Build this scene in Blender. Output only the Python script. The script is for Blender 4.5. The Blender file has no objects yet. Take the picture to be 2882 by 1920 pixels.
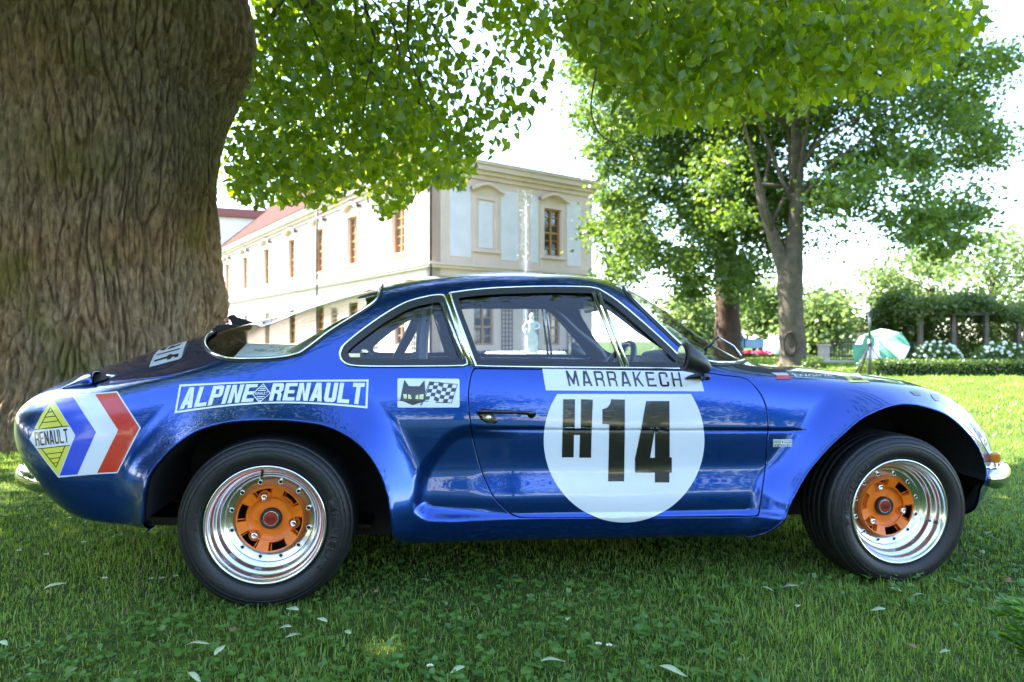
import bpy, bmesh, math, random
import numpy as np
from mathutils import Vector, Matrix
from mathutils.bvhtree import BVHTree

random.seed(7)
RNG = np.random.default_rng(11)
SC = bpy.context.scene
COL = SC.collection

# ------------------------------------------------------------------ camera, sky, sun, exposure
CAM_H = 0.81
FPX = 1921.0            # focal length in photograph pixels (24 mm on 36 mm, 2882 px wide)
cam_data = bpy.data.cameras.new('camera')
cam = bpy.data.objects.new('camera', cam_data)
COL.objects.link(cam)
cam.location = (0, 0, CAM_H)
cam.rotation_euler = (math.radians(90), 0, 0)
cam_data.sensor_width = 36.0
cam_data.lens = 24.0
cam_data.clip_start = 0.05
cam_data.clip_end = 2000
cam_data.dof.use_dof = True
cam_data.dof.focus_distance = 2.1
cam_data.dof.aperture_fstop = 4.0
SC.camera = cam

SUN_AZ = math.atan2(0.40, -0.917)      # direction towards the sun, counted from +X
SUN_EL = math.radians(51)
to_sun = Vector((math.cos(SUN_AZ) * math.cos(SUN_EL), math.sin(SUN_AZ) * math.cos(SUN_EL), math.sin(SUN_EL)))
world = bpy.data.worlds.new('World')
SC.world = world
world.use_nodes = True
wn = world.node_tree
wn.nodes.clear()
sky = wn.nodes.new('ShaderNodeTexSky')
sky.sky_type = 'NISHITA'
sky.sun_disc = False
sky.sun_elevation = SUN_EL
sky.sun_rotation = math.pi / 2 - SUN_AZ
sky.air_density = 1.0
sky.dust_density = 0.5
sky.ozone_density = 1.0
bg = wn.nodes.new('ShaderNodeBackground')
bg.inputs[1].default_value = 0.15
wo = wn.nodes.new('ShaderNodeOutputWorld')
wn.links.new(sky.outputs[0], bg.inputs[0])
wn.links.new(bg.outputs[0], wo.inputs[0])
sun_d = bpy.data.lights.new('sun', 'SUN')
sun_d.energy = 5.0
sun_d.angle = math.radians(0.53)
sun_d.color = (1.0, 0.95, 0.86)
sun = bpy.data.objects.new('sun', sun_d)
COL.objects.link(sun)
sun.rotation_euler = to_sun.to_track_quat('Z', 'Y').to_euler()
SC.view_settings.view_transform = 'Standard'
SC.view_settings.look = 'None'
SC.view_settings.exposure = 2.85
SC.view_settings.gamma = 1.0
SC.cycles.max_bounces = 8
SC.cycles.diffuse_bounces = 4
SC.cycles.glossy_bounces = 4
SC.cycles.transmission_bounces = 6
SC.cycles.transparent_max_bounces = 12
SC.cycles.use_denoising = True
SC.cycles.sample_clamp_indirect = 6.0
SC.cycles.caustics_reflective = False
SC.cycles.caustics_refractive = False

# ------------------------------------------------------------------ helpers
def ray_at(u, v, Y):
    """photograph pixel and a distance -> world point"""
    return Vector(((u - 1441) / FPX * Y, Y, CAM_H - (v - 960) / FPX * Y))

def ground_z(x, y):
    """the lawn falls a few centimetres towards the car's nose"""
    x = np.asarray(x, dtype=float)
    t = np.clip((x + 1.2) / 3.2, 0, 1)
    t = t * t * (3 - 2 * t)
    far = np.clip((np.asarray(y, dtype=float) - 6) / 6, 0, 1)
    return -0.004 - 0.020 * t * (1 - far)

MATS = {}
def mat(name, col=(0.5, 0.5, 0.5), rough=0.5, metal=0.0, coat=0.0, spec=0.5, emit=None, var=0.0, vscale=8.0, bump=0.0, bscale=40.0, coatr=0.03):
    if name in MATS:
        return MATS[name]
    m = bpy.data.materials.new(name)
    m.use_nodes = True
    nt = m.node_tree
    b = nt.nodes['Principled BSDF']
    b.inputs['Base Color'].default_value = (*col, 1)
    b.inputs['Roughness'].default_value = rough
    b.inputs['Metallic'].default_value = metal
    b.inputs['Coat Weight'].default_value = coat
    b.inputs['Coat Roughness'].default_value = coatr
    b.inputs['Specular IOR Level'].default_value = spec
    if var > 0 or bump > 0:
        tc = nt.nodes.new('ShaderNodeTexCoord')
    if var > 0:
        n = nt.nodes.new('ShaderNodeTexNoise')
        n.inputs['Scale'].default_value = vscale
        n.inputs['Detail'].default_value = 6
        nt.links.new(tc.outputs['Object'], n.inputs['Vector'])
        r = nt.nodes.new('ShaderNodeValToRGB')
        r.color_ramp.elements[0].position = 0.3
        r.color_ramp.elements[1].position = 0.7
        r.color_ramp.elements[0].color = (*[c * (1 - var) for c in col], 1)
        r.color_ramp.elements[1].color = (*[min(1, c * (1 + var)) for c in col], 1)
        nt.links.new(n.outputs[0], r.inputs[0])
        nt.links.new(r.outputs[0], b.inputs['Base Color'])
    if bump > 0:
        n2 = nt.nodes.new('ShaderNodeTexNoise')
        n2.inputs['Scale'].default_value = bscale
        n2.inputs['Detail'].default_value = 8
        nt.links.new(tc.outputs['Object'], n2.inputs['Vector'])
        bp = nt.nodes.new('ShaderNodeBump')
        bp.inputs['Strength'].default_value = bump
        bp.inputs['Distance'].default_value = 0.02
        nt.links.new(n2.outputs[0], bp.inputs['Height'])
        nt.links.new(bp.outputs[0], b.inputs['Normal'])
    MATS[name] = m
    return m

def leaf_mat(name, c0, c1, trans=0.5, gloss=0.08):
    """two-sided foliage: diffuse + translucent, shade varied leaf by leaf through the attribute 'rnd'"""
    if name in MATS:
        return MATS[name]
    m = bpy.data.materials.new(name)
    m.use_nodes = True
    nt = m.node_tree
    nt.nodes.clear()
    at = nt.nodes.new('ShaderNodeAttribute')
    at.attribute_name = 'rnd'
    r = nt.nodes.new('ShaderNodeMix')
    r.data_type = 'RGBA'
    r.inputs[6].default_value = (*c0, 1)
    r.inputs[7].default_value = (*c1, 1)
    nt.links.new(at.outputs['Fac'], r.inputs[0])
    d = nt.nodes.new('ShaderNodeBsdfDiffuse')
    t = nt.nodes.new('ShaderNodeBsdfTranslucent')
    hs = nt.nodes.new('ShaderNodeHueSaturation')
    hs.inputs['Hue'].default_value = 0.478
    hs.inputs['Saturation'].default_value = 1.1
    hs.inputs['Value'].default_value = 2.0
    nt.links.new(r.outputs[2], d.inputs[0])
    nt.links.new(r.outputs[2], hs.inputs['Color'])
    nt.links.new(hs.outputs[0], t.inputs[0])
    mx = nt.nodes.new('ShaderNodeMixShader')
    mx.inputs[0].default_value = trans
    nt.links.new(d.outputs[0], mx.inputs[1])
    nt.links.new(t.outputs[0], mx.inputs[2])
    g = nt.nodes.new('ShaderNodeBsdfGlossy')
    g.inputs['Roughness'].default_value = 0.35
    g.inputs['Color'].default_value = (1, 1, 1, 1)
    m2 = nt.nodes.new('ShaderNodeMixShader')
    m2.inputs[0].default_value = gloss
    nt.links.new(mx.outputs[0], m2.inputs[1])
    nt.links.new(g.outputs[0], m2.inputs[2])
    o = nt.nodes.new('ShaderNodeOutputMaterial')
    nt.links.new(m2.outputs[0], o.inputs[0])
    MATS[name] = m
    return m

def glass_mat(name, tint=(0.9, 0.95, 0.95), base=0.07):
    if name in MATS:
        return MATS[name]
    m = bpy.data.materials.new(name)
    m.use_nodes = True
    nt = m.node_tree
    nt.nodes.clear()
    f = nt.nodes.new('ShaderNodeLayerWeight')
    f.inputs[0].default_value = 0.5
    pw = nt.nodes.new('ShaderNodeMath')
    pw.operation = 'POWER'
    pw.inputs[1].default_value = 3.6
    nt.links.new(f.outputs['Facing'], pw.inputs[0])
    rp = nt.nodes.new('ShaderNodeValToRGB')          # long path through the sheet at grazing angles
    rp.color_ramp.elements[0].position = 0.80
    rp.color_ramp.elements[0].color = (*tint, 1)
    rp.color_ramp.elements[1].position = 1.0
    rp.color_ramp.elements[1].color = (tint[0] * .22, tint[1] * .25, tint[2] * .22, 1)
    nt.links.new(f.outputs['Facing'], rp.inputs[0])
    mth = nt.nodes.new('ShaderNodeMath')
    mth.operation = 'MULTIPLY_ADD'
    mth.inputs[1].default_value = 0.85
    mth.inputs[2].default_value = base
    t = nt.nodes.new('ShaderNodeBsdfTransparent')
    nt.links.new(rp.outputs[0], t.inputs[0])
    g = nt.nodes.new('ShaderNodeBsdfGlossy')
    g.inputs['Roughness'].default_value = 0.01
    mx = nt.nodes.new('ShaderNodeMixShader')
    o = nt.nodes.new('ShaderNodeOutputMaterial')
    nt.links.new(pw.outputs[0], mth.inputs[0])
    nt.links.new(mth.outputs[0], mx.inputs[0])
    nt.links.new(t.outputs[0], mx.inputs[1])
    nt.links.new(g.outputs[0], mx.inputs[2])
    nt.links.new(mx.outputs[0], o.inputs[0])
    MATS[name] = m
    return m

def tag(o, label=None, cat=None, group=None, kind=None):
    if label: o['label'] = label
    if cat: o['category'] = cat
    if group: o['group'] = group
    if kind: o['kind'] = kind
    return o

def empty(name, loc=(0, 0, 0), rz=0.0, parent=None):
    o = bpy.data.objects.new(name, None)
    COL.objects.link(o)
    o.location = loc
    o.rotation_euler = (0, 0, rz)
    o.empty_display_size = 0.1
    if parent: o.parent = parent
    return o

def link(name, me, m=None, parent=None, loc=None, rz=None):
    o = bpy.data.objects.new(name, me)
    COL.objects.link(o)
    if m is not None and len(me.materials) == 0:
        me.materials.append(m)
    if parent: o.parent = parent
    if loc is not None: o.location = loc
    if rz is not None: o.rotation_euler = (0, 0, rz)
    return o

def np_mesh(name, V, F, smooth=False, normals=None, rnd=None):
    """mesh from numpy verts and equal-size faces"""
    V = np.asarray(V, dtype=np.float32)
    F = np.asarray(F, dtype=np.int32)
    me = bpy.data.meshes.new(name)
    n, k = F.shape
    me.vertices.add(len(V))
    me.vertices.foreach_set('co', V.ravel())
    me.loops.add(n * k)
    me.loops.foreach_set('vertex_index', F.ravel())
    me.polygons.add(n)
    me.polygons.foreach_set('loop_start', np.arange(0, n * k, k, dtype=np.int32))
    me.update(calc_edges=True)
    if smooth or normals is not None:
        me.polygons.foreach_set('use_smooth', np.ones(n, dtype=bool))
    if rnd is not None:
        a = me.attributes.new('rnd', 'FLOAT', 'FACE')
        a.data.foreach_set('value', np.asarray(rnd, dtype=np.float32))
    me.validate()
    if normals is not None and len(me.vertices) == len(normals):
        me.normals_split_custom_set_from_vertices([tuple(q) for q in np.asarray(normals, dtype=float)])
    return me

class MB:
    """collects simple shapes into one mesh"""
    def __init__(self):
        self.v = []; self.f = []; self.sm = []
    def add(self, vs, fs, smooth=False):
        o = len(self.v)
        self.v.extend([tuple(p) for p in vs])
        self.f.extend([tuple(i + o for i in f) for f in fs])
        self.sm.extend([smooth] * len(fs))
        return self
    def box(self, x0, x1, y0, y1, z0, z1, M=None):
        vs = [Vector((x, y, z)) for z in (z0, z1) for y in (y0, y1) for x in (x0, x1)]
        if M is not None: vs = [M @ p for p in vs]
        return self.add(vs, [(0, 2, 3, 1), (4, 5, 7, 6), (0, 1, 5, 4), (2, 6, 7, 3), (0, 4, 6, 2), (1, 3, 7, 5)])
    def tube(self, pts, r, n=8, closed=False, cap=True, flat=1.0):
        pts = [Vector(p) for p in pts]
        N = len(pts)
        rr = r if hasattr(r, '__len__') else [r] * N
        vs = []
        prev = None
        for i, p in enumerate(pts):
            a = pts[(i - 1) % N] if (closed or i > 0) else p
            b = pts[(i + 1) % N] if (closed or i < N - 1) else p
            d = (b - a)
            d = d.normalized() if d.length > 1e-9 else Vector((0, 0, 1))
            if prev is None:
                up = Vector((0, 0, 1)) if abs(d.z) < 0.9 else Vector((1, 0, 0))
                e1 = d.cross(up).normalized()
            else:
                e1 = (prev - d * prev.dot(d))
                e1 = e1.normalized() if e1.length > 1e-6 else d.orthogonal().normalized()
            e2 = d.cross(e1)
            prev = e1
            for k in range(n):
                t = 2 * math.pi * k / n
                vs.append(p + e1 * (math.cos(t) * rr[i]) + e2 * (math.sin(t) * rr[i] * flat))
        fs = []
        for i in range(N if closed else N - 1):
            j = (i + 1) % N
            for k in range(n):
                l = (k + 1) % n
                fs.append((i * n + k, i * n + l, j * n + l, j * n + k))
        self.add(vs, fs, True)
        if not closed and cap:
            o = len(self.v) - len(vs)
            self.f.append(tuple(o + k for k in reversed(range(n)))); self.sm.append(False)
            self.f.append(tuple(o + (N - 1) * n + k for k in range(n))); self.sm.append(False)
        return self
    def lathe(self, prof, n=48, axis='y', center=(0, 0, 0), close=False):
        """prof: list of (radius, along axis)"""
        vs = []
        for r, a in prof:
            for k in range(n):
                t = 2 * math.pi * k / n
                if axis == 'y': vs.append((center[0] + r * math.cos(t), center[1] + a, center[2] + r * math.sin(t)))
                elif axis == 'z': vs.append((center[0] + r * math.cos(t), center[1] + r * math.sin(t), center[2] + a))
                else: vs.append((center[0] + a, center[1] + r * math.cos(t), center[2] + r * math.sin(t)))
        fs = []
        N = len(prof)
        for i in range(N if close else N - 1):
            j = (i + 1) % N
            for k in range(n):
                l = (k + 1) % n
                fs.append((i * n + k, i * n + l, j * n + l, j * n + k))
        return self.add(vs, fs, True)
    def prism(self, poly, y0, y1, M=None):
        """polygon of (x,z) pairs extruded along y"""
        n = len(poly)
        vs = [Vector((p[0], y0, p[1])) for p in poly] + [Vector((p[0], y1, p[1])) for p in poly]
        if M is not None: vs = [M @ p for p in vs]
        fs = [tuple(range(n)), tuple(reversed(range(n, 2 * n)))]
        for i in range(n):
            j = (i + 1) % n
            fs.append((j, i, n + i, n + j))
        return self.add(vs, fs)
    def ball(self, c, r, nu=10, nv=6, sq=(1, 1, 1)):
        vs = []; fs = []
        for i in range(nv + 1):
            a = math.pi * i / nv
            for k in range(nu):
                t = 2 * math.pi * k / nu
                vs.append((c[0] + r * sq[0] * math.sin(a) * math.cos(t), c[1] + r * sq[1] * math.sin(a) * math.sin(t), c[2] + r * sq[2] * math.cos(a)))
        for i in range(nv):
            for k in range(nu):
                l = (k + 1) % nu
                fs.append((i * nu + k, (i + 1) * nu + k, (i + 1) * nu + l, i * nu + l))
        return self.add(vs, fs, True)
    def mesh(self, name):
        me = bpy.data.meshes.new(name)
        me.from_pydata(self.v, [], self.f)
        me.polygons.foreach_set('use_smooth', self.sm)
        me.validate()
        me.update()
        bm = bmesh.new(); bm.from_mesh(me)
        bmesh.ops.recalc_face_normals(bm, faces=bm.faces)
        bm.to_mesh(me); bm.free()
        return me
    def build(self, name, m, parent=None, bevel=0.0, loc=None, rz=None):
        o = link(name, self.mesh(name), m, parent, loc, rz)
        if bevel > 0:
            b = o.modifiers.new('bevel', 'BEVEL')
            b.width = bevel; b.segments = 2; b.limit_method = 'ANGLE'; b.angle_limit = math.radians(50)
        return o

def crom(pts, per=8, closed=True):
    """Catmull-Rom through 2D or 3D points"""
    P = np.asarray(pts, dtype=float)
    n = len(P)
    out = []
    rng = range(n) if closed else range(n - 1)
    for i in rng:
        p0 = P[(i - 1) % n] if (closed or i > 0) else 2 * P[0] - P[1]
        p1 = P[i]; p2 = P[(i + 1) % n]
        p3 = P[(i + 2) % n] if (closed or i + 2 < n) else 2 * P[-1] - P[-2]
        for k in range(per):
            t = k / per
            out.append(0.5 * ((2 * p1) + (-p0 + p2) * t + (2 * p0 - 5 * p1 + 4 * p2 - p3) * t * t + (-p0 + 3 * p1 - 3 * p2 + p3) * t ** 3))
    if not closed: out.append(P[-1])
    return np.array(out)

def sdist(Q, poly, closed=True):
    """signed distance of points Q to a polygon, negative inside"""
    Q = np.asarray(Q, dtype=float); A = np.asarray(poly, dtype=float)
    B = np.roll(A, -1, axis=0)
    if not closed: A, B = A[:-1], B[:-1]
    d2 = np.full(len(Q), 1e18); ins = np.zeros(len(Q), dtype=bool)
    for a, b in zip(A, B):
        e = b - a
        w = Q - a
        t = np.clip((w @ e) / max(e @ e, 1e-12), 0, 1)
        q = w - t[:, None] * e
        d2 = np.minimum(d2, (q * q).sum(1))
        if closed:
            c = (a[1] > Q[:, 1]) != (b[1] > Q[:, 1])
            xx = a[0] + (Q[:, 1] - a[1]) * (b[0] - a[0]) / ((b[1] - a[1]) if abs(b[1] - a[1]) > 1e-12 else 1e-12)
            ins ^= c & (Q[:, 0] < xx)
    d = np.sqrt(d2)
    return np.where(ins, -d, d) if closed else d

def cspline(k, Y, t):
    """natural cubic spline through rows of Y at knots k, sampled at t"""
    n = len(k); h = np.diff(k)
    A = np.eye(n); B = np.zeros_like(Y)
    for i in range(1, n - 1):
        A[i, i - 1] = h[i - 1]; A[i, i] = 2 * (h[i - 1] + h[i]); A[i, i + 1] = h[i]
        B[i] = 6 * ((Y[i + 1] - Y[i]) / h[i] - (Y[i] - Y[i - 1]) / h[i - 1])
    M = np.linalg.solve(A, B)
    i = np.clip(np.searchsorted(k, t) - 1, 0, n - 2)
    hh = h[i][:, None]; a = (k[i + 1] - t)[:, None] / hh; b = (t - k[i])[:, None] / hh
    return a * Y[i] + b * Y[i + 1] + ((a ** 3 - a) * M[i] + (b ** 3 - b) * M[i + 1]) * hh ** 2 / 6

# ================================================================== SETTING
def lawn_mat():
    m = bpy.data.materials.new('lawn_soil'); m.use_nodes = True
    nt = m.node_tree; b = nt.nodes['Principled BSDF']; b.inputs['Roughness'].default_value = .95
    b.inputs['Specular IOR Level'].default_value = .1
    tc = nt.nodes.new('ShaderNodeTexCoord')
    n1 = nt.nodes.new('ShaderNodeTexNoise'); n1.inputs['Scale'].default_value = 1.3; n1.inputs['Detail'].default_value = 8
    n2 = nt.nodes.new('ShaderNodeTexNoise'); n2.inputs['Scale'].default_value = 60; n2.inputs['Detail'].default_value = 6
    nt.links.new(tc.outputs['Object'], n1.inputs['Vector']); nt.links.new(tc.outputs['Object'], n2.inputs['Vector'])
    r1 = nt.nodes.new('ShaderNodeValToRGB'); r1.color_ramp.elements[0].color = (.042, .070, .015, 1); r1.color_ramp.elements[1].color = (.095, .135, .034, 1)
    r1.color_ramp.elements[0].position = .35; r1.color_ramp.elements[1].position = .7
    r2 = nt.nodes.new('ShaderNodeValToRGB'); r2.color_ramp.elements[0].color = (.35, .32, .25, 1); r2.color_ramp.elements[1].color = (1.2, 1.2, 1.1, 1)
    r2.color_ramp.elements[0].position = .3; r2.color_ramp.elements[1].position = .65
    nt.links.new(n1.outputs[0], r1.inputs[0]); nt.links.new(n2.outputs[0], r2.inputs[0])
    mx = nt.nodes.new('ShaderNodeMix'); mx.data_type = 'RGBA'; mx.blend_type = 'MULTIPLY'; mx.inputs[0].default_value = 1
    nt.links.new(r1.outputs[0], mx.inputs[6]); nt.links.new(r2.outputs[0], mx.inputs[7]); nt.links.new(mx.outputs[2], b.inputs['Base Color'])
    bp = nt.nodes.new('ShaderNodeBump'); bp.inputs['Strength'].default_value = .6; bp.inputs['Distance'].default_value = .03
    nt.links.new(n2.outputs[0], bp.inputs['Height']); nt.links.new(bp.outputs[0], b.inputs['Normal'])
    return m
def make_ground():
    xs = np.unique(np.concatenate([np.linspace(-4, 6, 60), np.array([-600, -200, -80, -40, -20, -12, -8, -6, 8, 12, 20, 40, 80, 200, 600])]))
    ys = np.unique(np.concatenate([np.linspace(-2, 14, 60), np.array([-600, -200, -80, -30, -12, -6, 20, 30, 50, 90, 200, 600, 1200])]))
    X, Y = np.meshgrid(xs, ys, indexing='ij')
    V = np.stack([X, Y, ground_z(X, Y)], -1).reshape(-1, 3)
    nx, ny = len(xs), len(ys)
    i, j = np.meshgrid(np.arange(nx - 1), np.arange(ny - 1), indexing='ij')
    F = np.stack([i * ny + j, (i + 1) * ny + j, (i + 1) * ny + j + 1, i * ny + j + 1], -1).reshape(-1, 4)
    tag(link('lawn', np_mesh('lawn', V, F, smooth=True), lawn_mat()), 'mown park lawn running from the car to the palace', 'lawn', kind='structure')
make_ground()

# ------------------------------------------------------------------ palace
CX = Vector((-3.53, 30.0, 0)); AX_R = Vector((.814, .581, 0)); N_R = Vector((.581, -.814, 0)); AX_L = Vector((-.581, .814, 0)); N_L = Vector((-.814, -.581, 0))
def frame_m(o, ax, n): return Matrix(((ax.x, n.x, 0, o.x), (ax.y, n.y, 0, o.y), (0, 0, 1, o.z), (0, 0, 0, 1)))
ZERO = Vector((0, 0, 0))
MR = frame_m(ZERO, AX_R, N_R); ML = frame_m(ZERO, AX_L, N_L)
palace = tag(empty('palace', CX), 'cream two-storey palace with tall windows and heavy moulded cornice behind the car', 'building')
w_pale = mat('pale_plaster', (0.76, 0.67, 0.72), 0.85, var=.06, vscale=1.5, bump=.1, bscale=12)
w_tan = mat('tan_plaster', (0.73, 0.54, 0.46), 0.85, var=.06, vscale=1.2, bump=.1, bscale=12)
w_cream = mat('cream_plaster', (0.70, 0.57, 0.50), 0.85, var=.05, vscale=1.0, bump=.1, bscale=12)
w_frame = mat('ochre_window_frame', (0.42, 0.20, 0.065), 0.6, var=.1, vscale=6)
w_glass = mat('dark_window_glass', (0.03, 0.035, 0.04), 0.06, spec=.9)
w_roof = mat('red_roof_tile', (0.085, 0.042, 0.034), 0.95, var=.25, vscale=3, spec=0.03)
w_dark = mat('dark_metal', (0.035, 0.025, 0.022), 0.5, 0.3)
def wall_holes(L, Ztop, holes, M, th=.45, z0=-.3):
    ts = sorted({0, L, *[h[0] for h in holes], *[h[1] for h in holes]}); zs = sorted({z0, Ztop, *[h[2] for h in holes], *[h[3] for h in holes]})
    mb = MB()
    for a, b in zip(ts, ts[1:]):
        run = None
        for c, d in zip(zs, zs[1:]):
            solid = not any(h[0] <= a and b <= h[1] and h[2] <= c and d <= h[3] for h in holes)
            if solid:
                run = (run[0], d) if run else (c, d)
            if (not solid or d == Ztop) and run:
                mb.box(a, b, -th, 0, run[0], run[1], M); run = None
    return mb
w_glass2 = mat('brown_window_glass', (0.20, 0.13, 0.09), 0.25)  # brown pane colour for the long wing's upper windows
def window(M, t0, t1, z0, z1, rows, cols=2, lattice=False, parent=None, name='window', gm_=None):
    mb = MB()
    fw = .09
    mb.box(t0, t0 + fw, -.28, -.12, z0, z1, M); mb.box(t1 - fw, t1, -.28, -.12, z0, z1, M)
    mb.box(t0 + fw, t1 - fw, -.28, -.12, z1 - fw, z1, M); mb.box(t0 + fw, t1 - fw, -.28, -.12, z0, z0 + fw, M)
    w = mb.build(name, w_frame, parent)
    for c in range(1, cols):
        x = t0 + (t1 - t0) * c / cols
        MB().box(x - .045, x + .045, -.275, -.125, z0 + fw, z1 - fw, M).build('mullion', w_frame, w)
    zt = z0 + (z1 - z0) * .45
    for r in range(1, rows):
        z = z0 + (z1 - z0) * r / rows
        hh = .05 if abs(r / rows - .45) < .08 else .022
        MB().box(t0 + fw, t1 - fw, -.262, -.140, z - hh, z + hh, M).build('glazing_bar', w_frame, w)
    MB().box(t0 + .02, t1 - .02, -.235, -.215, z0 + .02, z1 - .02, M).build('pane', gm_ or w_glass, w)
    return w
def surround(M, t0, t1, z0, z1, parent, sill=True, ped=True):
    e = .16
    mb = MB(); mb.box(t0 - e, t0, 0, .07, z0, z1 + e, M); mb.box(t1, t1 + e, 0, .07, z0, z1 + e, M); mb.box(t0, t1, 0, .068, z1, z1 + e, M)
    mb.build('window_surround', w_tan, parent)
    if sill:
        mb = MB(); mb.box(t0 - e - .06, t1 + e + .06, 0, .17, z0 - .16, z0 - .005, M); mb.build('window_sill', w_tan, parent, bevel=.02)
        mb = MB(); mb.box(t0 - e, t1 + e, 0, .05, z0 - .95, z0 - .165, M); mb.build('apron_panel', w_tan, parent)
    if ped:
        # curved hood moulding
        c = (t0 + t1) / 2; hw = (t1 - t0) / 2 + .38
        prof = []
        for k in range(25):
            q = -1 + 2 * k / 24
            h = .30 * (math.cos(q * math.pi * .98) * .5 + .5) ** .8
            prof.append((c + q * hw, z1 + .48 + h))
        poly = prof + [(p[0], p[1] - .14) for p in reversed(prof)]
        mb = MB()
        n = len(prof)
        for k in range(n - 1):
            a, b = prof[k], prof[k + 1]
            mb.add([M @ Vector((a[0], y, a[1] - dz)) for y in (0, .30) for dz in (0, .13)] + [M @ Vector((b[0], y, b[1] - dz)) for y in (0, .30) for dz in (0, .13)],
                   [(0, 4, 6, 2), (1, 3, 7, 5), (2, 6, 7, 3), (0, 1, 5, 4)])
        mb.build('hood_moulding', w_tan, parent)
EZ = 8.35
# gable front (in shade)
LR = 9.47
holesR = [(6.25, 7.36, 5.02, 7.36), (2.2, 3.3, .62, 2.75), (6.3, 7.3, .62, 2.75)]
wall_holes(LR, EZ, holesR, MR).build('front_wall', w_tan, palace)
for t0, t1, z0, z1 in ((.92, 1.72, 4.62, 8.05), (1.72, 2.02, 4.62, 7.9), (3.68, 4.70, 4.62, 7.9), (5.45, 5.92, 4.62, 7.9), (7.72, 8.66, 4.62, 7.9), (2.44, 3.22, 5.12, 7.26)):
    MB().box(t0, t1, .004, .03, z0, z1, MR).build('wall_panel', w_pale, palace)
surround(MR, 2.29, 3.36, 5.04, 7.34, palace); surround(MR, 6.25, 7.36, 5.02, 7.36, palace)
window(MR, 6.25, 7.36, 5.02, 7.36, 6, 2, parent=palace)
for a in (2.2, 6.3):
    window(MR, a, a + (1.1 if a < 3 else 1.0), .62, 2.75, 5, 2, parent=palace)
for z0, z1, d in ((4.05, 4.18, .16), (4.18, 4.30, .24), (8.25, 8.45, .12), (8.45, 8.62, .28), (8.62, 8.86, .46), (8.86, 8.98, .56)):
    MB().box(-d, LR + d, .0 - .2, d, z0, z1 - .004, MR).build('cornice_band', w_tan, palace)
    MB().box(.004, 46, -.2, d - .004, z0, z1 - .006, ML).build('cornice_band', w_cream, palace)
def trellis(M, t0, t1, z0, z1, parent, group, lab):
    tr = empty('wall_trellis', parent.location)
    tag(tr, lab, 'trellis', group)
    n = 4; rws = max(3, int((z1 - z0) / ((t1 - t0) / 3)))
    for k in range(n):
        x = t0 + (t1 - t0) * k / (n - 1); MB().box(x - .018, x + .018, .03, .06, z0, z1, M).build('slat', MATS.get('trellis_brown') or mat('trellis_brown', (0.10, 0.065, 0.04), 0.7), tr)
    for k in range(rws + 1):
        z = z0 + (z1 - z0) * k / rws; MB().box(t0, t1, .061, .085, z - .018, z + .018, M).build('slat', MATS['trellis_brown'], tr)
for t0, t1 in ((3.72, 4.32), (5.32, 5.86), (7.75, 8.6)): trellis(MR, t0, t1, .40, 2.65, palace, 'trellises on the shaded palace front', 'dark wooden lattice trellis on the shaded gable front of the palace')
# long sunlit wing
LL = 46
tw = [3.2, 8.8, 13.9, 19.2, 25.0, 31.0, 37.0, 43.0]
holesL = [(t - .70, t + .70, 4.98, 7.58) for t in tw] + [(t - .58, t + .58, .62, 2.9) for t in tw]
wall_holes(LL, EZ, holesL, ML).build('long_wall', w_cream, palace)
for i, t in enumerate(tw):
    window(ML, t - .70, t + .70, 4.98, 7.58, 6, 2, parent=palace, gm_=w_glass2)
    surround(ML, t - .70, t + .70, 4.98, 7.58, palace)
    if i < 4: window(ML, t - .58, t + .58, .62, 2.9, 5, 2, parent=palace)
for t in (6.0, 11.4, 16.6, 22.1, 28, 34, 40):
    MB().box(t - .45, t + .45, .004, .05, 4.32, 8.2, ML).build('pilaster', w_pale, palace)
for t in (1.3, 5.6, 11.2): trellis(ML, t, t + .7, .4, 2.7, palace, 'trellises on the sunlit palace wing', 'dark wooden lattice trellis on the long sunlit palace wing')
# open casement on the wing
mb = MB(); Mo = ML @ Matrix.Translation((14.48, -.12, 0)) @ Matrix.Rotation(math.radians(75), 4, 'Z')
for a in ((0, .05), (.52, .57)): mb.box(a[0], a[1], -.02, .02, 5.1, 6.35, Mo)
for z in (5.1, 5.72, 6.32): mb.box(.05, .52, -.018, .018, z, z + .04, Mo)
mb.build('open_casement', w_frame, palace)
# back walls and roof
mb = MB(); mb.box(0, LR, -46, -45.6, -.3, EZ, MR); mb.box(LR - .4, LR, -45.6, -.45, -.3, EZ, MR); mb.build('back_wall', w_cream, palace)
c1 = ZERO - AX_R * .6 + N_R * .6; c2 = AX_R * (LR + .6) + N_R * .6; c3 = c2 + AX_L * 47.5; c4 = c1 + AX_L * 47.5
r1 = (c1 + c2) / 2 + AX_L * 18; r2 = (c3 + c4) / 2 - AX_L * 8
ez = Vector((0, 0, 8.99)); rz_ = Vector((0, 0, 14.0))
MB().add([c1 + ez, c2 + ez, c3 + ez, c4 + ez, r1 + rz_, r2 + rz_], [(0, 1, 4), (1, 2, 5, 4), (2, 3, 5), (3, 0, 4, 5), (0, 3, 2, 1)]).build('roof', w_roof, palace)
MB().tube([N_L * .12 + N_R * .12 + Vector((0, 0, z)) for z in (0, 4, 8.2, 8.6)], .055, 8).build('downpipe', w_dark, palace)
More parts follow.
